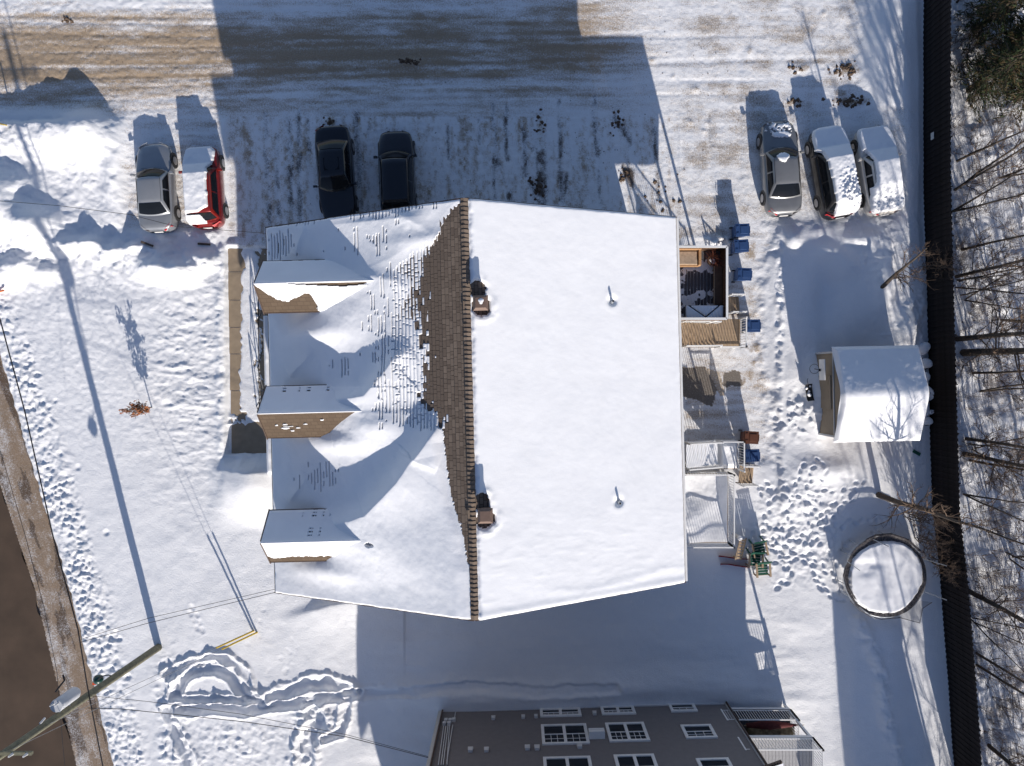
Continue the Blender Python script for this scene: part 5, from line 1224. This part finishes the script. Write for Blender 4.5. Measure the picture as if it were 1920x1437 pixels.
b = MB(); b.poly([tp(1655, 1160, .85), tp(1690, 1150, .9), tp(1722, 1125, .92), tp(1745, 1128, 1.2), tp(1727, 1140, 1.1), tp(1722, 1167, 1.0), tp(1685, 1158, .9)]); b.build('net', M['net'], tr); b = MB(); b.poly([tp(1584, 1058, 1.1), tp(1600, 1078, .95), tp(1604, 1125, .95), tp(1586, 1100, .93)]); b.build('net', M['net'], tr); b = MB(); b.poly([tp(1578, 1072, .5), tp(1576, 1103, .3), tp(1598, 1128, .5), tp(1588, 1100, .92)])
b.build('net', M['net'], tr)

# ------------------------------------------------ green garden chairs, red sled parts, white post
M['greenpl'] = mat('dark green slats', (0.012, 0.085, 0.055), .5, .15, 8)
def adir(px, py, rz, label, sc=1.0):
    p = P(px, py, .4); t = thing('garden_chair', label, 'chair', (p.x, p.y, zat(CX + p.x * K, CY - p.y * K) - .08), R(rz), 'green garden chairs stacked by the lower deck')
    for k in range(6): b = MB(); b.bar((-.27 + .108 * k, .22, .42), (-.27 + .108 * k, .46, 1.02), .085, .02, up=Vector((0, 1, 0))); b.build('back_slat', M['greenpl'], t)
    b = MB(); b.box((0, .47, 1.0), (.66, .04, .07)); b.box((0, .30, .56), (.64, .04, .06)); b.build('back_rail', M['greenpl'], t)
    for k in range(4): b = MB(); b.box((0, .14 - .13 * k, .40 + .01 * k), (.56, .11, .02)); b.build('seat_slat', M['greenpl'], t)
    for s in (-1, 1):
        b = MB(); b.box((s * .33, -.02, .62), (.10, .70, .03)); b.build('armrest', M['wood'], t)
        b = MB(); b.bar((s * .32, -.32, 0), (s * .32, -.32, .60), .06); b.build('leg', M['wood'], t)
        b = MB(); b.bar((s * .31, .45, 0), (s * .31, .30, .60), .06); b.build('leg', M['greenpl'], t)
    b = MB(); b.box((0, -.32, .36), (.62, .03, .10)); b.build('apron', M['wood'], t)
    return t
adir(1422, 1028, 12, 'green slatted garden chair with its back to the raised ground, upper of the pile')
adir(1414, 1048, -2, 'green slatted garden chair wedged in the middle of the pile')
adir(1428, 1066, 4, 'green framed garden chair lying lowest in the pile, snow on its seat')
pb = P(1389, 1030, .7); tb_ = thing('tipped_play_table', 'tan slotted plastic panel leaning between the lower deck and green chairs', 'panel', (pb.x, pb.y, .12), R(-14))
M['tanpl'] = mat('weathered tan plastic', (0.42, 0.31, 0.20), .7, .15, 8)
for k in range(7): b = MB(); b.box((-.02, -.45 + .15 * k, .62), (.50, .10, .04), M=Matrix.Rotation(.7, 3, 'Y')); b.build('slat', M['tanpl'], tb_)
b = MB()
for s in (-1, 1): b.bar((s * .20 - .02, -.55, .62 - s * .17), (s * .20 - .02, .58, .62 - s * .17), .06, .05); 
b.build('frame', M['tanpl'], tb_)
for s in (-1, 1): b = MB(); b.bar((-.15, s * .5, .72), (-.05, s * .52, 0), .06); b.build('leg', M['tanpl'], tb_)
M['redpl'] = mat('red plastic', (0.22, 0.012, 0.012), .5, .1, 6)
for (pp, lb) in ((((1346, 1041), (1360, 1042), (1380, 1045), (1398, 1046)), 'upper of two red plastic sleds half buried beside the green chairs'), (((1349, 1056), (1362, 1055), (1378, 1058), (1400, 1061)), 'lower of two red plastic sleds half buried beside the green chairs')):
    zz = [zat(a_, b_) for a_, b_ in pp]; o0 = P(*pp[0], .2); t = thing('sled', lb, 'sled', (o0.x, o0.y, 0), 0, 'red sleds stuck in the snow')
    b = MB(); q = [P(a_, b_, .0) - Vector((o0.x, o0.y, 0)) for a_, b_ in pp]
    vs = []
    for i, v in enumerate(q): vs += [(v.x, v.y - .05, zz[i] - .12), (v.x, v.y + .05, zz[i] + .26 - .10 * (i == 0)), (v.x, v.y + .0, zz[i] + .27 - .10 * (i == 0)), (v.x, v.y - .10, zz[i] - .12)]
    fs = []
    for i in range(3):
        for k in range(4): fs.append((4 * i + k, 4 * i + (k + 1) % 4, 4 * i + 4 + (k + 1) % 4, 4 * i + 4 + k))
    b.add(vs, fs + [(0, 1, 2, 3), (15, 14, 13, 12)]); b.build('hull', M['redpl'], t)
    b = MB(); b.tube([(v.x, v.y + .03, zz[i] + .27 - .10 * (i == 0)) for i, v in enumerate(q)], .022, 5); b.build('rim', M['redpl'], t)
b = MB(); p0 = P(1385, 1000, .8); t = thing('snowy_post', 'short white tapered post capped with snow beside the lower deck corner', 'post', (p0.x, p0.y - .2, .1))
b.tube([(0, 0, 0), (0, 0, .9)], [.10, .09], 10); b.build('shaft', M['trim'], t); b = MB(); b.tube([(0, 0, .9), (0, .02, .98), (0, .05, 1.12)], [.13, .11, .01], 10); b.build('snow_cap', M['snow'], t, True)

# ------------------------------------------------ snow-capped row behind the shed
M['planter'] = mat('dark planter plastic', (0.05, 0.045, 0.045), .7, .2, 5)
caps = [(1735, 653, .32, 'topmost', 0), (1739, 682, .30, 'second from the top', 0), (1737, 706, .26, 'third from the top', 0), (1742, 738, .36, 'with a melted hole', 1), (1733, 768, .40, 'broad and low', 0), (1748, 773, .12, 'tiny, with a red bowl', 2), (1742, 790, .24, 'lowest, lumpy', 0)]
for i, (px_, py__, r0, lb, kd) in enumerate(caps):
    p0 = P(px_, py__, .6); t = thing('garden_planter', 'snow capped dark planter between the shed and fence, ' + lb, 'planter', (p0.x, p0.y, 0), 0, 'snow capped planters behind the shed')
    b = MB(); b.tube([(0, 0, -.05), (0, 0, .38)], [r0 * .75, r0], 16); b.build('pot', M['planter'] if kd < 2 else M['redpl'], t)
    b = MB(); ph = i * 1.3
    def cf(u, v, r0=r0, ph=ph, kd=kd):
        a = 6.2832 * v; rr_ = r0 * (1.0 + .12 * math.sin(2 * a + ph) + .07 * math.sin(3 * a + 2 * ph)) * math.sin(u * math.pi / 2) ** .8
        z = .36 + (.30 * math.cos(u * math.pi / 2) ** .7 if kd == 0 else .30 * (min(1, (u / .45) ** 3) * math.cos(u * math.pi / 2) ** .5))
        return Vector((rr_ * math.cos(a), rr_ * math.sin(a), z))
    b.grid(cf, 9, 22); b.build('snow_cap', M['snow'], t, True)
    if kd: b = MB(); b.cyl((0, 0, .40), r0 * .42, .03, 14); b.build('soil', M['black'] if kd == 1 else M['drystem'], t)
b = MB(); b.box((0, 0, 0), (.42, .16, .07)); o = b.build('green_scrap', M['greenpl']); p0 = P(1718, 849, .3); o.location = (p0.x, p0.y, zat(1718, 849) + .03); o.rotation_euler = (.2, .1, -.5); tag(o, 'small green plastic scrap in the snow below the shed', 'scrap')

# ------------------------------------------------ utility pole, transformer, lamp, wires
M['polewood'] = mat('green grey treated pole', (0.17, 0.165, 0.115), .85, .25, 6, .4, 40)
pole = thing('utility_pole', 'leaning green grey wooden utility pole beside the road, bottom left', 'utility pole', (-17.97, -13.70, 0))
def pp_(z): return Vector((0.0, .038 * z, z))
b = MB(); b.tube([pp_(z) for z in (-.3, 2, 4, 6, 8, 10, 12.2)], [.19, .18, .17, .155, .145, .135, .125], 16); b.build('shaft', M['polewood'], pole, True)
b = MB(); b.bar(pp_(11.3) + Vector((-1.2, .15, 0)), pp_(11.3) + Vector((1.2, .15, 0)), .11); b.build('crossarm', M['polewood'], pole)
for x_ in (-1.05, 0.55, 1.05): b = MB(); b.tube([pp_(11.35) + Vector((x_, .15, 0)), pp_(11.35) + Vector((x_, .15, .2))], [.05, .03], 8); b.build('insulator', M['vent_grey'], pole)
M['tank'] = mat('pale grey enamel', (0.50, 0.52, 0.55), .45, .05, 4)
b = MB(); tc2 = P(127, 1309, 7.6) - pole.location; b.tube([(tc2.x, tc2.y, 7.1), (tc2.x, tc2.y, 7.16), (tc2.x, tc2.y, 8.15), (tc2.x, tc2.y, 8.25)], [.22, .25, .25, .20], 20); tk = b.build('transformer', M['tank'], pole, True)
b = MB(); b.tube([(tc2.x, tc2.y, 8.24), (tc2.x, tc2.y, 8.32)], [.26, .24], 20); b.build('lid', M['tank'], tk)
for (dx, dy) in ((-.1, .1), (.08, .12)): b = MB(); b.tube([(tc2.x + dx, tc2.y + dy, 8.3), (tc2.x + dx, tc2.y + dy, 8.55)], [.04, .02], 8); b.build('bushing', M['vent_grey'], tk)
b = MB(); b.bar((tc2.x, tc2.y, 7.4), pp_(7.4), .08, .05); b.bar((tc2.x, tc2.y, 8.0), pp_(8.0), .08, .05); b.build('bracket', M['grey'], pole)
b = MB(); q = [P(104, 1298, 8.6), P(112, 1287, 8.5), P(121, 1276, 8.2), P(118, 1266, 8.2)]; b.tube([v - pole.location for v in q], .035, 6); b.build('fuse_cutout', M['black'], pole)
b = MB(); q = [P(84, 1347, 8.9), P(75, 1357, 9.2)]; b.tube([v - pole.location for v in q], .04, 6); b.build('arrester', M['vent_grey'], pole)
lp0 = P(181, 1277, 4.6); lamp = thing('pole_lamp', 'dark green globe lamp with a red reflector on a curved arm off the utility pole', 'lamp', (lp0.x, lp0.y, 0))
M['dgreen'] = mat('dark green enamel', (0.01, 0.05, 0.042), .35, .1, 5, coat=.5)
b = MB(); b.tube([(0, 0, 4.3), (0, 0, 4.36), (0, 0, 4.5), (0, 0, 4.62), (0, 0, 4.68)], [.10, .19, .22, .15, .03], 18); b.build('globe', M['dgreen'], lamp, True)
b = MB(); b.box((-.13, -.15, 4.52), (.16, .10, .08)); b.build('reflector', mat('orange red reflector', (.7, .09, .02), .3, coat=.5), lamp)
q = [Vector((0, 0, 4.6))] + [P(a_, b_, z_) - Vector((lp0.x, lp0.y, 0)) for a_, b_, z_ in ((192, 1268, 4.75), (203, 1266, 4.6), (213, 1269, 4.0))]; b = MB(); b.tube(q, .025, 6); b.build('arm', M['black'], lamp)
def wire(pts, r=.012, sag=0, label=None, group=None, n=18, m='black'):
    b = MB(); q = []
    for a_, c_ in zip(pts[:-1], pts[1:]):
        for i in range(n): t_ = i / n; v = a_.lerp(c_, t_); v.z -= sag * 4 * t_ * (1 - t_); q.append(v)
    q.append(pts[-1].copy()); o0 = q[0].copy(); b.tube([v - o0 for v in q], r, 4, False); o = b.build('overhead_wire', M[m]); o.location = o0
    tag(o, label, 'wire', group)
g_ = 'thin overhead wires'
wire([P(-80, 300, 6.3), P(46, 770, 6.2), P(98, 1000, 6.2), P(146, 1180, 6.2), P(163, 1283, 6.3), P(172, 1330, 6.4), P(205, 1500, 6.3)], .030, 0, 'thick black cable strung along the road shoulder past the pole', n=6)
wire([P(-60, 640, 6.9), P(46, 1000, 6.8), P(82, 1137, 6.8), P(107, 1262, 6.9), P(118, 1400, 6.9), P(130, 1520, 6.9)], .012, 0, 'thin wire along the road left of the thick cable', n=6)
wire([P(152, 1199, 6.2), P(280, 1159, 5.9), P(520, 1104, 5.9)], .010, 0, 'upper of the twin wires to the lower left house corner', n=8)
wire([P(150, 1205, 6.1), P(280, 1168, 5.8), P(520, 1110, 5.75)], .012, 0, 'lower of the twin wires to the lower left house corner', n=8)
wire([P(-60, 372, 6.5), P(110, 386, 6.2), P(245, 403, 6.0), P(330, 425, 5.9), P(500, 438, 5.9)], .011, 0, 'wire crossing left of the silver sedan to the upper house corner', n=6)
wire([P(165, 1328, 6.4), P(230, 1330, 6.2), P(330, 1340, 6.0), P(460, 1354, 5.9), P(650, 1382, 5.5), P(760, 1410, 5.2), P(803, 1421, 5.0)], .016, 0, 'lower of the wires from the pole to the brown building', n=6)
wire([P(170, 1305, 6.6), P(280, 1316, 6.2), P(450, 1339, 6.0), P(650, 1378, 5.6), P(803, 1419, 5.1)], .011, 0, 'upper of the wires from the pole to the brown building', n=6)
ga, gb2 = P(484, 1184, zat(484, 1184)), P(481, 1184, zat(481, 1184))
M['yellow'] = mat('yellow plastic guard', (0.60, 0.42, 0.06), .5, .08, 6); M['guy'] = mat('steel guy strand', (0.25, 0.26, 0.27), .5, metal=.5)
for i, (aa, off, tx) in enumerate(((P(485, 1184, 0), 0.0, 11.0), (P(479, 1181, 0), .0, 9.0))):
    top = pole.location + pp_(tx); base = Vector((aa.x, aa.y, .1)); d = (top - base); t = thing('guy_wire', ['yellow sleeved guy wire anchored in the lawn, the right hand of the pair', 'yellow sleeved guy wire anchored in the lawn, the left hand of the pair'][i], 'guy wire', base, 0, 'yellow guy wires of the utility pole')
    b = MB(); b.tube([Vector((0, 0, -.1)), d], .010, 4, False); b.build('strand', M['guy'], t); dn = d.normalized(); b = MB(); b.tube([dn * .05, dn * 2.3], .045, 8); b.build('guard', M['yellow'], t)
# driveway timbers and markers
for i, (a_, b_, rz_, lb) in enumerate([(277, 458, -20, 'short grey brown timber in the snow below the silver sedan'), (380, 457, -4, 'short grey brown timber in the snow below the red car')]):
    p0 = P(a_, b_, .4); b = MB(); b.box((0, 0, 0), (.62, .10, .10)); b.box((0, 0, .05), (.5, .05, .02)); o = b.build('timber', M['bark']); o.location = (p0.x, p0.y, zat(a_, b_) + .05); o.rotation_euler = (0, 0, R(rz_)); tag(o, lb, 'timber')
p0 = P(17, 236, .5); b = MB(); b.tube([(0, 0, -.1), (.12, -.20, .8)], .035, 6); b.box((.12, -.20, .82), (.08, .08, .05)); o = b.build('marker_stake', M['yellow']); o.location = (p0.x, p0.y, zat(17, 236)); tag(o, 'yellow driveway marker stake in the snowbank at the left edge', 'stake')
p0 = P(4, 548, .3); b = MB(); b.tube([(-.2, 0, .02), (.25, .05, .25)], .05, 6); b.box((.25, .05, .27), (.1, .08, .05)); o = b.build('marker_stake', mat('faded orange plastic', (.6, .16, .06), .6)); o.location = (p0.x, p0.y, zat(4, 548)); tag(o, 'faded orange marker lying in snow at the left edge', 'stake')
# ------------------------------------------------ vegetation
def tree_mesh(seed, h, r0, nb=16, stems=1, low=.12, spread=.45, dens=1.0, arch=.0):
    dens *= 1.45
    rr = random.Random(seed); tk = MB(); br = MB()
    for sidx in range(stems):
        lx, ly = (rr.uniform(-.10, .10), rr.uniform(-.10, .10)) if stems == 1 else (rr.uniform(-.22, .22), rr.uniform(-.22, .22))
        n = 9; pts = []; x = y = 0.0
        ox, oy = (0, 0) if stems == 1 else (rr.uniform(-.25, .25), rr.uniform(-.25, .25))
        hs = h * (1 if sidx == 0 else rr.uniform(.7, .95)); rs0 = r0 * (1 if stems == 1 else .75)
        for i in range(n + 1):
            t = i / n; pts.append(Vector((ox + x, oy + y, -.2 + hs * t))); x += lx * hs / n + rr.uniform(-.05, .05); y += ly * hs / n + rr.uniform(-.05, .05)
        tk.tube(pts, [rs0 * (1 - .82 * (i / n)) + .01 for i in range(n + 1)], 8)
        for k in range(int(nb * (1 if stems == 1 else .55))):
            t = low + (1 - low) * rr.random() ** .8 * .97; i = min(int(t * n), n - 1); base = pts[i].lerp(pts[i + 1], t * n - i)
            a = rr.uniform(0, 6.2832); L = h * spread * (1.05 - t) * rr.uniform(.35, .9) * (.45 + .55 * min(1, t / .35)) + .4; el = rr.uniform(.25, .95)
            d = Vector((math.cos(a) * math.cos(el), math.sin(a) * math.cos(el), math.sin(el)))
            bp = [base]; dd = d.copy()
            for q in range(4): dd = (dd + Vector((rr.uniform(-.22, .22), rr.uniform(-.22, .22), rr.uniform(-.1, .22)))).normalized(); bp.append(bp[-1] + dd * L / 4)
            rb_ = rs0 * (1 - .8 * t) * .24 + .009; br.tube(bp, [rb_ * (1 - .8 * q / 4) + .003 for q in range(5)], 4, False)
            for q in range(int(5 * dens)):
                u = rr.uniform(.2, 1); j = min(int(u * 4), 3); sb = bp[j].lerp(bp[j + 1], u * 4 - j); a2 = rr.uniform(0, 6.28); s_ = (dd + Vector((math.cos(a2), math.sin(a2), rr.uniform(-.3, .6))) * .9).normalized(); l2 = L * rr.uniform(.2, .45)
                p1 = sb + s_ * l2 * .5 + Vector((rr.uniform(-.06, .06),) * 3); p2 = sb + s_ * l2 + Vector((rr.uniform(-.12, .12), rr.uniform(-.12, .12), .06)); br.tube([sb, p1, p2], [rb_ * .45 + .006, rb_ * .3 + .005, .0045], 3, False)
                for _ in range(int(3 * dens)):
                    w_ = rr.random(); s3 = p1.lerp(p2, w_) if w_ > .3 else sb.lerp(p1, .6); e3 = s3 + (s_ + Vector((rr.uniform(-1, 1), rr.uniform(-1, 1), rr.uniform(-.4, .7)))).normalized() * l2 * rr.uniform(.25, .5); br.tube([s3, e3], [.0075, .004], 3, False)
    return tk.mesh('trunk', M['bark']), br.mesh('branches', M['twig'])
TM = {}
def tree(px, py, key, sc, rz, label, name='bare_tree', group='bare trees behind the black fence', cat='tree', lean=(0, 0)):
    t = thing(name, label, cat, ((px - CX) / K, (CY - py) / K, zat(px, py) * .7), R(rz), group)
    t.scale = (sc, sc, sc); t.rotation_euler = (R(lean[0]), R(lean[1]), R(rz))
    link('trunk', TM[key][0], t, True); link('branches', TM[key][1], t); return t
TM['a'] = tree_mesh(11, 13, .105, 30, 1, .06, .36, 1.2); TM['b'] = tree_mesh(12, 14, .085, 30, 1, .06, .30, 1.0); TM['c'] = tree_mesh(13, 11, .075, 20, 2, .05, .30, .9)
TM['d'] = tree_mesh(14, 12, .065, 18, 3, .05, .28, .9); TM['e'] = tree_mesh(15, 7.2, .16, 24, 1, .14, .56, .75); TM['f'] = tree_mesh(16, 15, .19, 26, 1, .1, .3, 1.0); TM['g'] = tree_mesh(17, 3.2, .022, 13, 4, .02, .5, 1.0)
vis = [(1785, 365, 'c', 1.0, 10, 'slender double stemmed bare tree, right of the fence level with the parked cars'), (1786, 402, 'c', .9, 80, 'double stemmed bare tree, second below the parked cars level'), (1800, 470, 'b', .75, 200, 'thin single bare tree whose stem rises to the right edge above the clump'),
       (1790, 520, 'a', .8, 40, 'bare tree with forked dark lower limbs, above the many stemmed clump'), (1802, 560, 'd', .7, 30, 'many stemmed bare clump beside the fence, upper of two clumps'), (1795, 535, 'd', .8, 140, 'mossy many stemmed bare clump at the fence twig tangle'),
       (1793, 636, 'f', .72, 0, 'bare tree with a thick forked trunk just above the straight one'), (1800, 662, 'f', .95, 160, 'thick straight dark trunk pointing right, level with the shed top'), (1815, 700, 'b', .7, 30, 'thin curved bare tree below the thick straight trunk'), (1830, 735, 'c', .75, 300, 'bare sapling pair over shaded forest snow level with the shed ridge'),
       (1808, 822, 'b', .9, 210, 'greenish bare tree level with the shed lower edge'), (1815, 838, 'd', .7, 15, 'fine stemmed bare clump just below the greenish tree'), (1802, 850, 'f', .62, 130, 'straight mossy bare trunk leaning down right below the shed'), (1812, 862, 'a', .65, 260, 'bare tree close below the straight mossy trunk'),
       (1806, 930, 'c', .8, 60, 'double stemmed bare tree beside the lower twig tangle'), (1822, 985, 'b', .6, 100, 'slim bare tree level with the top of the trampoline'), (1815, 1108, 'f', .70, 75, 'thick brown trunk slanting down right from the fence below the trampoline'), (1822, 1160, 'd', .6, 200, 'wispy pale twig clump leaning over the fence'),
       (1826, 1222, 'b', .7, 190, 'thin bare tree slanting from the fence, upper of the lowest pair'), (1828, 1245, 'b', .75, 20, 'thin bare tree slanting from the fence, lower of the lowest pair'), (1850, 1395, 'f', .55, 50, 'short dark trunk at the bottom right corner'),
       (1790, 305, 'a', .6, 120, 'bare tree leaning up right just below the evergreens'), (1870, 330, 'c', .8, 220, 'bare tree deep in the wood below the evergreens'), (1880, 600, 'c', .8, 120, 'bare tree deep in the wood at the right edge, above the thick trunk'), (1880, 1040, 'd', .8, 20, 'bare clump deep in the wood right of the trampoline'), (1790, 15, 'c', .8, 33, 'bare tree at the top right where the fence leaves the picture')]
for a_ in vis: tree(*a_)
tree(1640, 925, 'e', .95, 0, 'bare spreading yard tree with a thick trunk between the shed and trampoline', group='bare yard trees left of the fence', lean=(-3, 2))
tree(1640, 545, 'e', .66, 140, 'smaller bare spreading yard tree above the shed', group='bare yard trees left of the fence', lean=(3, 6))
for i, (a_, b_, sc, lb) in enumerate([(1690, 965, 1.0, 'upper'), (1715, 1010, .9, 'middle'), (1742, 1045, .9, 'lower'), (1722, 500, .9, 'one beside the small yard tree')]):
    tree(a_, b_, 'g', sc, i * 70, ['upper brown twiggy shrub hugging the fence above the trampoline', 'middle brown twiggy shrub hugging the fence beside the trampoline', 'lower brown twiggy shrub hugging the fence beside the trampoline', 'brown twiggy shrub hugging the fence beside the small yard tree'][i], name='twiggy_shrub', cat='shrub', group='twiggy shrubs along the fence')
rr = random.Random(77); sh_pos = [(1880, 1560), (1800, 1640), (1960, 1650), (1890, 1790), (1990, 1850), (1840, 1920), (1770, 1800), (2010, 1480), (2000, 1200), (1990, 900), (1985, 720), (1980, 400), (1990, 180), (1930, 2050)]
for i, (a_, b_) in enumerate(sh_pos): tree(a_, b_, 'abcf'[i % 4], rr.uniform(.8, 1.15), rr.uniform(0, 360), 'bare tree of the wood standing outside the picture', group='trees of the wood outside the picture')
# small saplings and dry stalks that break the forest snow
rr = random.Random(5); spm = []
for s_ in range(4):
    b = MB()
    for k in range(7):
        a = rr.uniform(0, 6.28); L = rr.uniform(.5, 1.6); p1 = Vector((.25 * L * math.cos(a), .25 * L * math.sin(a), L * .6)); p2 = Vector((.5 * L * math.cos(a + .3), .5 * L * math.sin(a + .3), L)); b.tube([(0, 0, -.1), p1, p2], [.009, .006, .003], 3, False)
        for _ in range(3): q = p1.lerp(p2, rr.random()); b.tube([q, q + Vector((rr.uniform(-.3, .3), rr.uniform(-.3, .3), rr.uniform(.05, .35)))], [.004, .002], 3, False)
    spm.append(b)
big = MB()
for k in range(560):
    y_ = rr.uniform(-60, 1480); x_ = rr.uniform(float(np.interp(y_, [0, 640, 1100, 1437], [1765, 1775, 1795, 1815])), 1935); s = spm[k % 4]; z_ = zat(x_, y_); sc = rr.uniform(.5, 1.3); cx_, cy_ = (x_ - CX) / K, (CY - y_) / K; b0 = len(big.v)
    big.v.extend([(v[0] * sc + cx_, v[1] * sc + cy_, v[2] * sc + z_) for v in s.v]); big.f.extend([tuple(b0 + i for i in f) for f in s.f]); big.m.extend(s.m)
tag(big.build('undergrowth', M['twig']), 'bare undergrowth twigs poking through the forest snow', 'undergrowth', kind='stuff')
# evergreens, top right
def conifer_mesh(seed, h, rad):
    rr = random.Random(seed); nd = MB(); br = MB(); tk = MB(); tk.tube([(0, 0, -.2), (.1, 0, h * .5), (0, .1, h)], [.22, .13, .02], 8)
    z = h * .10
    while z < h * .98:
        nk = rr.randint(3, 5); R_ = rad * (1 - z / h) ** .75
        for k in range(nk):
            a = rr.uniform(0, 6.28); L = R_ * rr.uniform(.6, 1.1); dr = Vector((math.cos(a), math.sin(a), 0)); sd_ = Vector((-dr.y, dr.x, 0)); b0 = Vector((0, 0, z)); e = b0 + dr * L + Vector((0, 0, -.12 * L + rr.uniform(-.1, .3))); br.tube([b0, b0.lerp(e, .5) + Vector((0, 0, .05)), e], [.035, .02, .006], 4, False)
            n = int(26 * L / rad * 3) + 6
            for i in range(n):
                t = rr.uniform(.15, 1); c = b0.lerp(e, t); wd = (1 - t) * .5 * L * .6 + .12; off = sd_ * rr.uniform(-wd, wd) + Vector((0, 0, rr.uniform(-.16, .06))); c = c + off; s = rr.uniform(.05, .13)
                d1 = (dr + sd_ * rr.uniform(-1.2, 1.2) + Vector((0, 0, rr.uniform(-.5, .5)))).normalized() * s * 1.5; d2 = Vector((rr.uniform(-1, 1), rr.uniform(-1, 1), rr.uniform(-1, 1))).normalized() * s * .35
                nd.cur = 0 if rr.random() < .62 else 1
                nd.add([c - d1 - d2, c + d1 - d2 * .3, c + d1 + d2 * .3, c - d1 + d2], [(0, 1, 2, 3)])
        z += h * .028
    return tk.mesh('trunk', M['bark']), br.mesh('branches', M['bark']), nd.mesh('foliage', [M['needle'], M['needle2']])
M['needle'] = mat('dark green needles', (0.028, 0.045, 0.018), .8, .4, 4); M['needle2'] = mat('rusty olive needles', (0.085, 0.062, 0.028), .8, .3, 4)
cms = [conifer_mesh(1, 9.0, 2.6), conifer_mesh(2, 7.5, 2.2)]
for i, (a_, b_, k, sc, lb) in enumerate([(1822, 60, 0, .8, 'dark evergreen at the top right, its rusty boughs reaching the fence'), (1812, 172, 0, .75, 'evergreen with an exposed rusty trunk just below the topmost one'), (1862, 118, 1, .9, 'olive evergreen behind the two at the fence, at the right edge'), (1900, 190, 1, .9, 'lower olive evergreen at the right edge above the bare trunks')]):
    t = thing('evergreen_tree', lb, 'tree', ((a_ - CX) / K, (CY - b_) / K, .1), R(i * 77), 'evergreens at the top right'); t.scale = (sc,) * 3
    link('trunk', cms[k][0], t, True); link('branches', cms[k][1], t); link('foliage', cms[k][2], t)
# young oak keeping its brown leaves
M['oak1'] = mat('dry russet oak leaf', (0.24, 0.085, 0.028), .8, .3, 6); M['oak2'] = mat('dark dry oak leaf', (0.075, 0.032, 0.018), .8, .3, 6)
rr = random.Random(9); t = thing('oak_sapling', 'young oak sapling with dry russet leaves standing in the snowy lawn', 'tree', ((287 - CX) / K, (CY - 764) / K, zat(287, 764)))
b = MB(); b.tube([(0, 0, -.1), (0, .02, 1.1), (.03, 0, 2.3)], [.03, .022, .006], 6); b.build('trunk', M['bark'], t)
b = MB(); lf = MB()
for k in range(34):
    z = .5 + 1.9 * rr.random(); a = rr.uniform(0, 6.28); L = (.55 - .12 * abs(z - 1.3)) * rr.uniform(.5, 1.0); e = Vector((L * math.cos(a), L * math.sin(a) * .8, z + .22 * rr.random())); b.tube([(0.01, 0, z), e], [.008, .003], 4, False)
    for i in range(17):
        c = Vector((0.01, 0, z)).lerp(e, rr.uniform(.35, 1.1)) + Vector((rr.uniform(-.08, .08), rr.uniform(-.08, .08), rr.uniform(-.08, .08))); d1 = Vector((rr.uniform(-1, 1), rr.uniform(-1, 1), rr.uniform(-.6, .6))).normalized() * rr.uniform(.045, .085); d2 = d1.orthogonal().normalized() * d1.length * .5
        lf.cur = 0 if rr.random() < .6 else 1; lf.add([c - d1, c - d2, c + d1, c + d2], [(0, 1, 2, 3)])
b.build('branches', M['bark'], t); lf.build('leaves', [M['oak1'], M['oak2']], t)
# clods of frozen dirt scattered over the ploughed lot
M['clod'] = mat('frozen dirt', (0.10, 0.07, 0.05), .9, .3, 9); b = MB(); rr = random.Random(21)
spots = [(768, 115, 18, 5, 26), (1490, 130, 16, 7, 14), (1585, 132, 20, 11, 40), (1592, 190, 26, 8, 44), (1490, 193, 16, 7, 12), (125, 38, 12, 5, 14), (618, 228, 9, 6, 12), (1172, 330, 8, 14, 22), (1155, 232, 12, 14, 22), (1005, 350, 14, 20, 26), (1012, 235, 9, 25, 14), (900, 200, 300, 160, 90), (1350, 150, 180, 110, 90), (250, 90, 220, 60, 60), (1100, 300, 160, 80, 60), (600, 320, 80, 90, 30), (1240, 370, 30, 30, 14)]
for (x_, y_, sx_, sy_, n_) in spots:
    for _ in range(n_):
        a_, c_ = rr.gauss(x_, sx_ * .6), rr.gauss(y_, sy_ * .6); r_ = rr.uniform(.015, .045) if sx_ > 60 else rr.uniform(.05, .14)
        if c_ > 400 and 480 < a_ < 1280: continue
        p = Vector(((a_ - CX) / K, (CY - c_) / K, zat(a_, c_))); vs = [p + Vector((math.cos(q) * r_ * rr.uniform(.6, 1.2), math.sin(q) * r_ * rr.uniform(.6, 1.2), -.01)) for q in (0, 1.25, 2.5, 3.75, 5)]; vs.append(p + Vector((0, 0, r_ * .7))); b.add(vs, [(0, 1, 5), (1, 2, 5), (2, 3, 5), (3, 4, 5), (4, 0, 5)])
tag(b.build('dirt_clods', M['clod']), 'frozen dirt clods scattered over the ploughed lot', 'dirt', kind='stuff')
# unseen building block added below the picture for the shade it casts into it
gr = thing('shade_block', 'narrow tall block added south of the yard outside the picture to cast shade', 'shade_block', P(1735, 1700, 0), ANG + R(2))
b = MB(); b.box((0, 0, 2.2), (2.5, 9.0, 4.4)); b.build('wall', M['siding2'], gr); b = MB(); b.prism([(-1.6, -4.7), (1.6, -4.7), (1.6, 4.7), (-1.6, 4.7)], 4.41, 4.7); b.build('roof', M['snow'], gr)
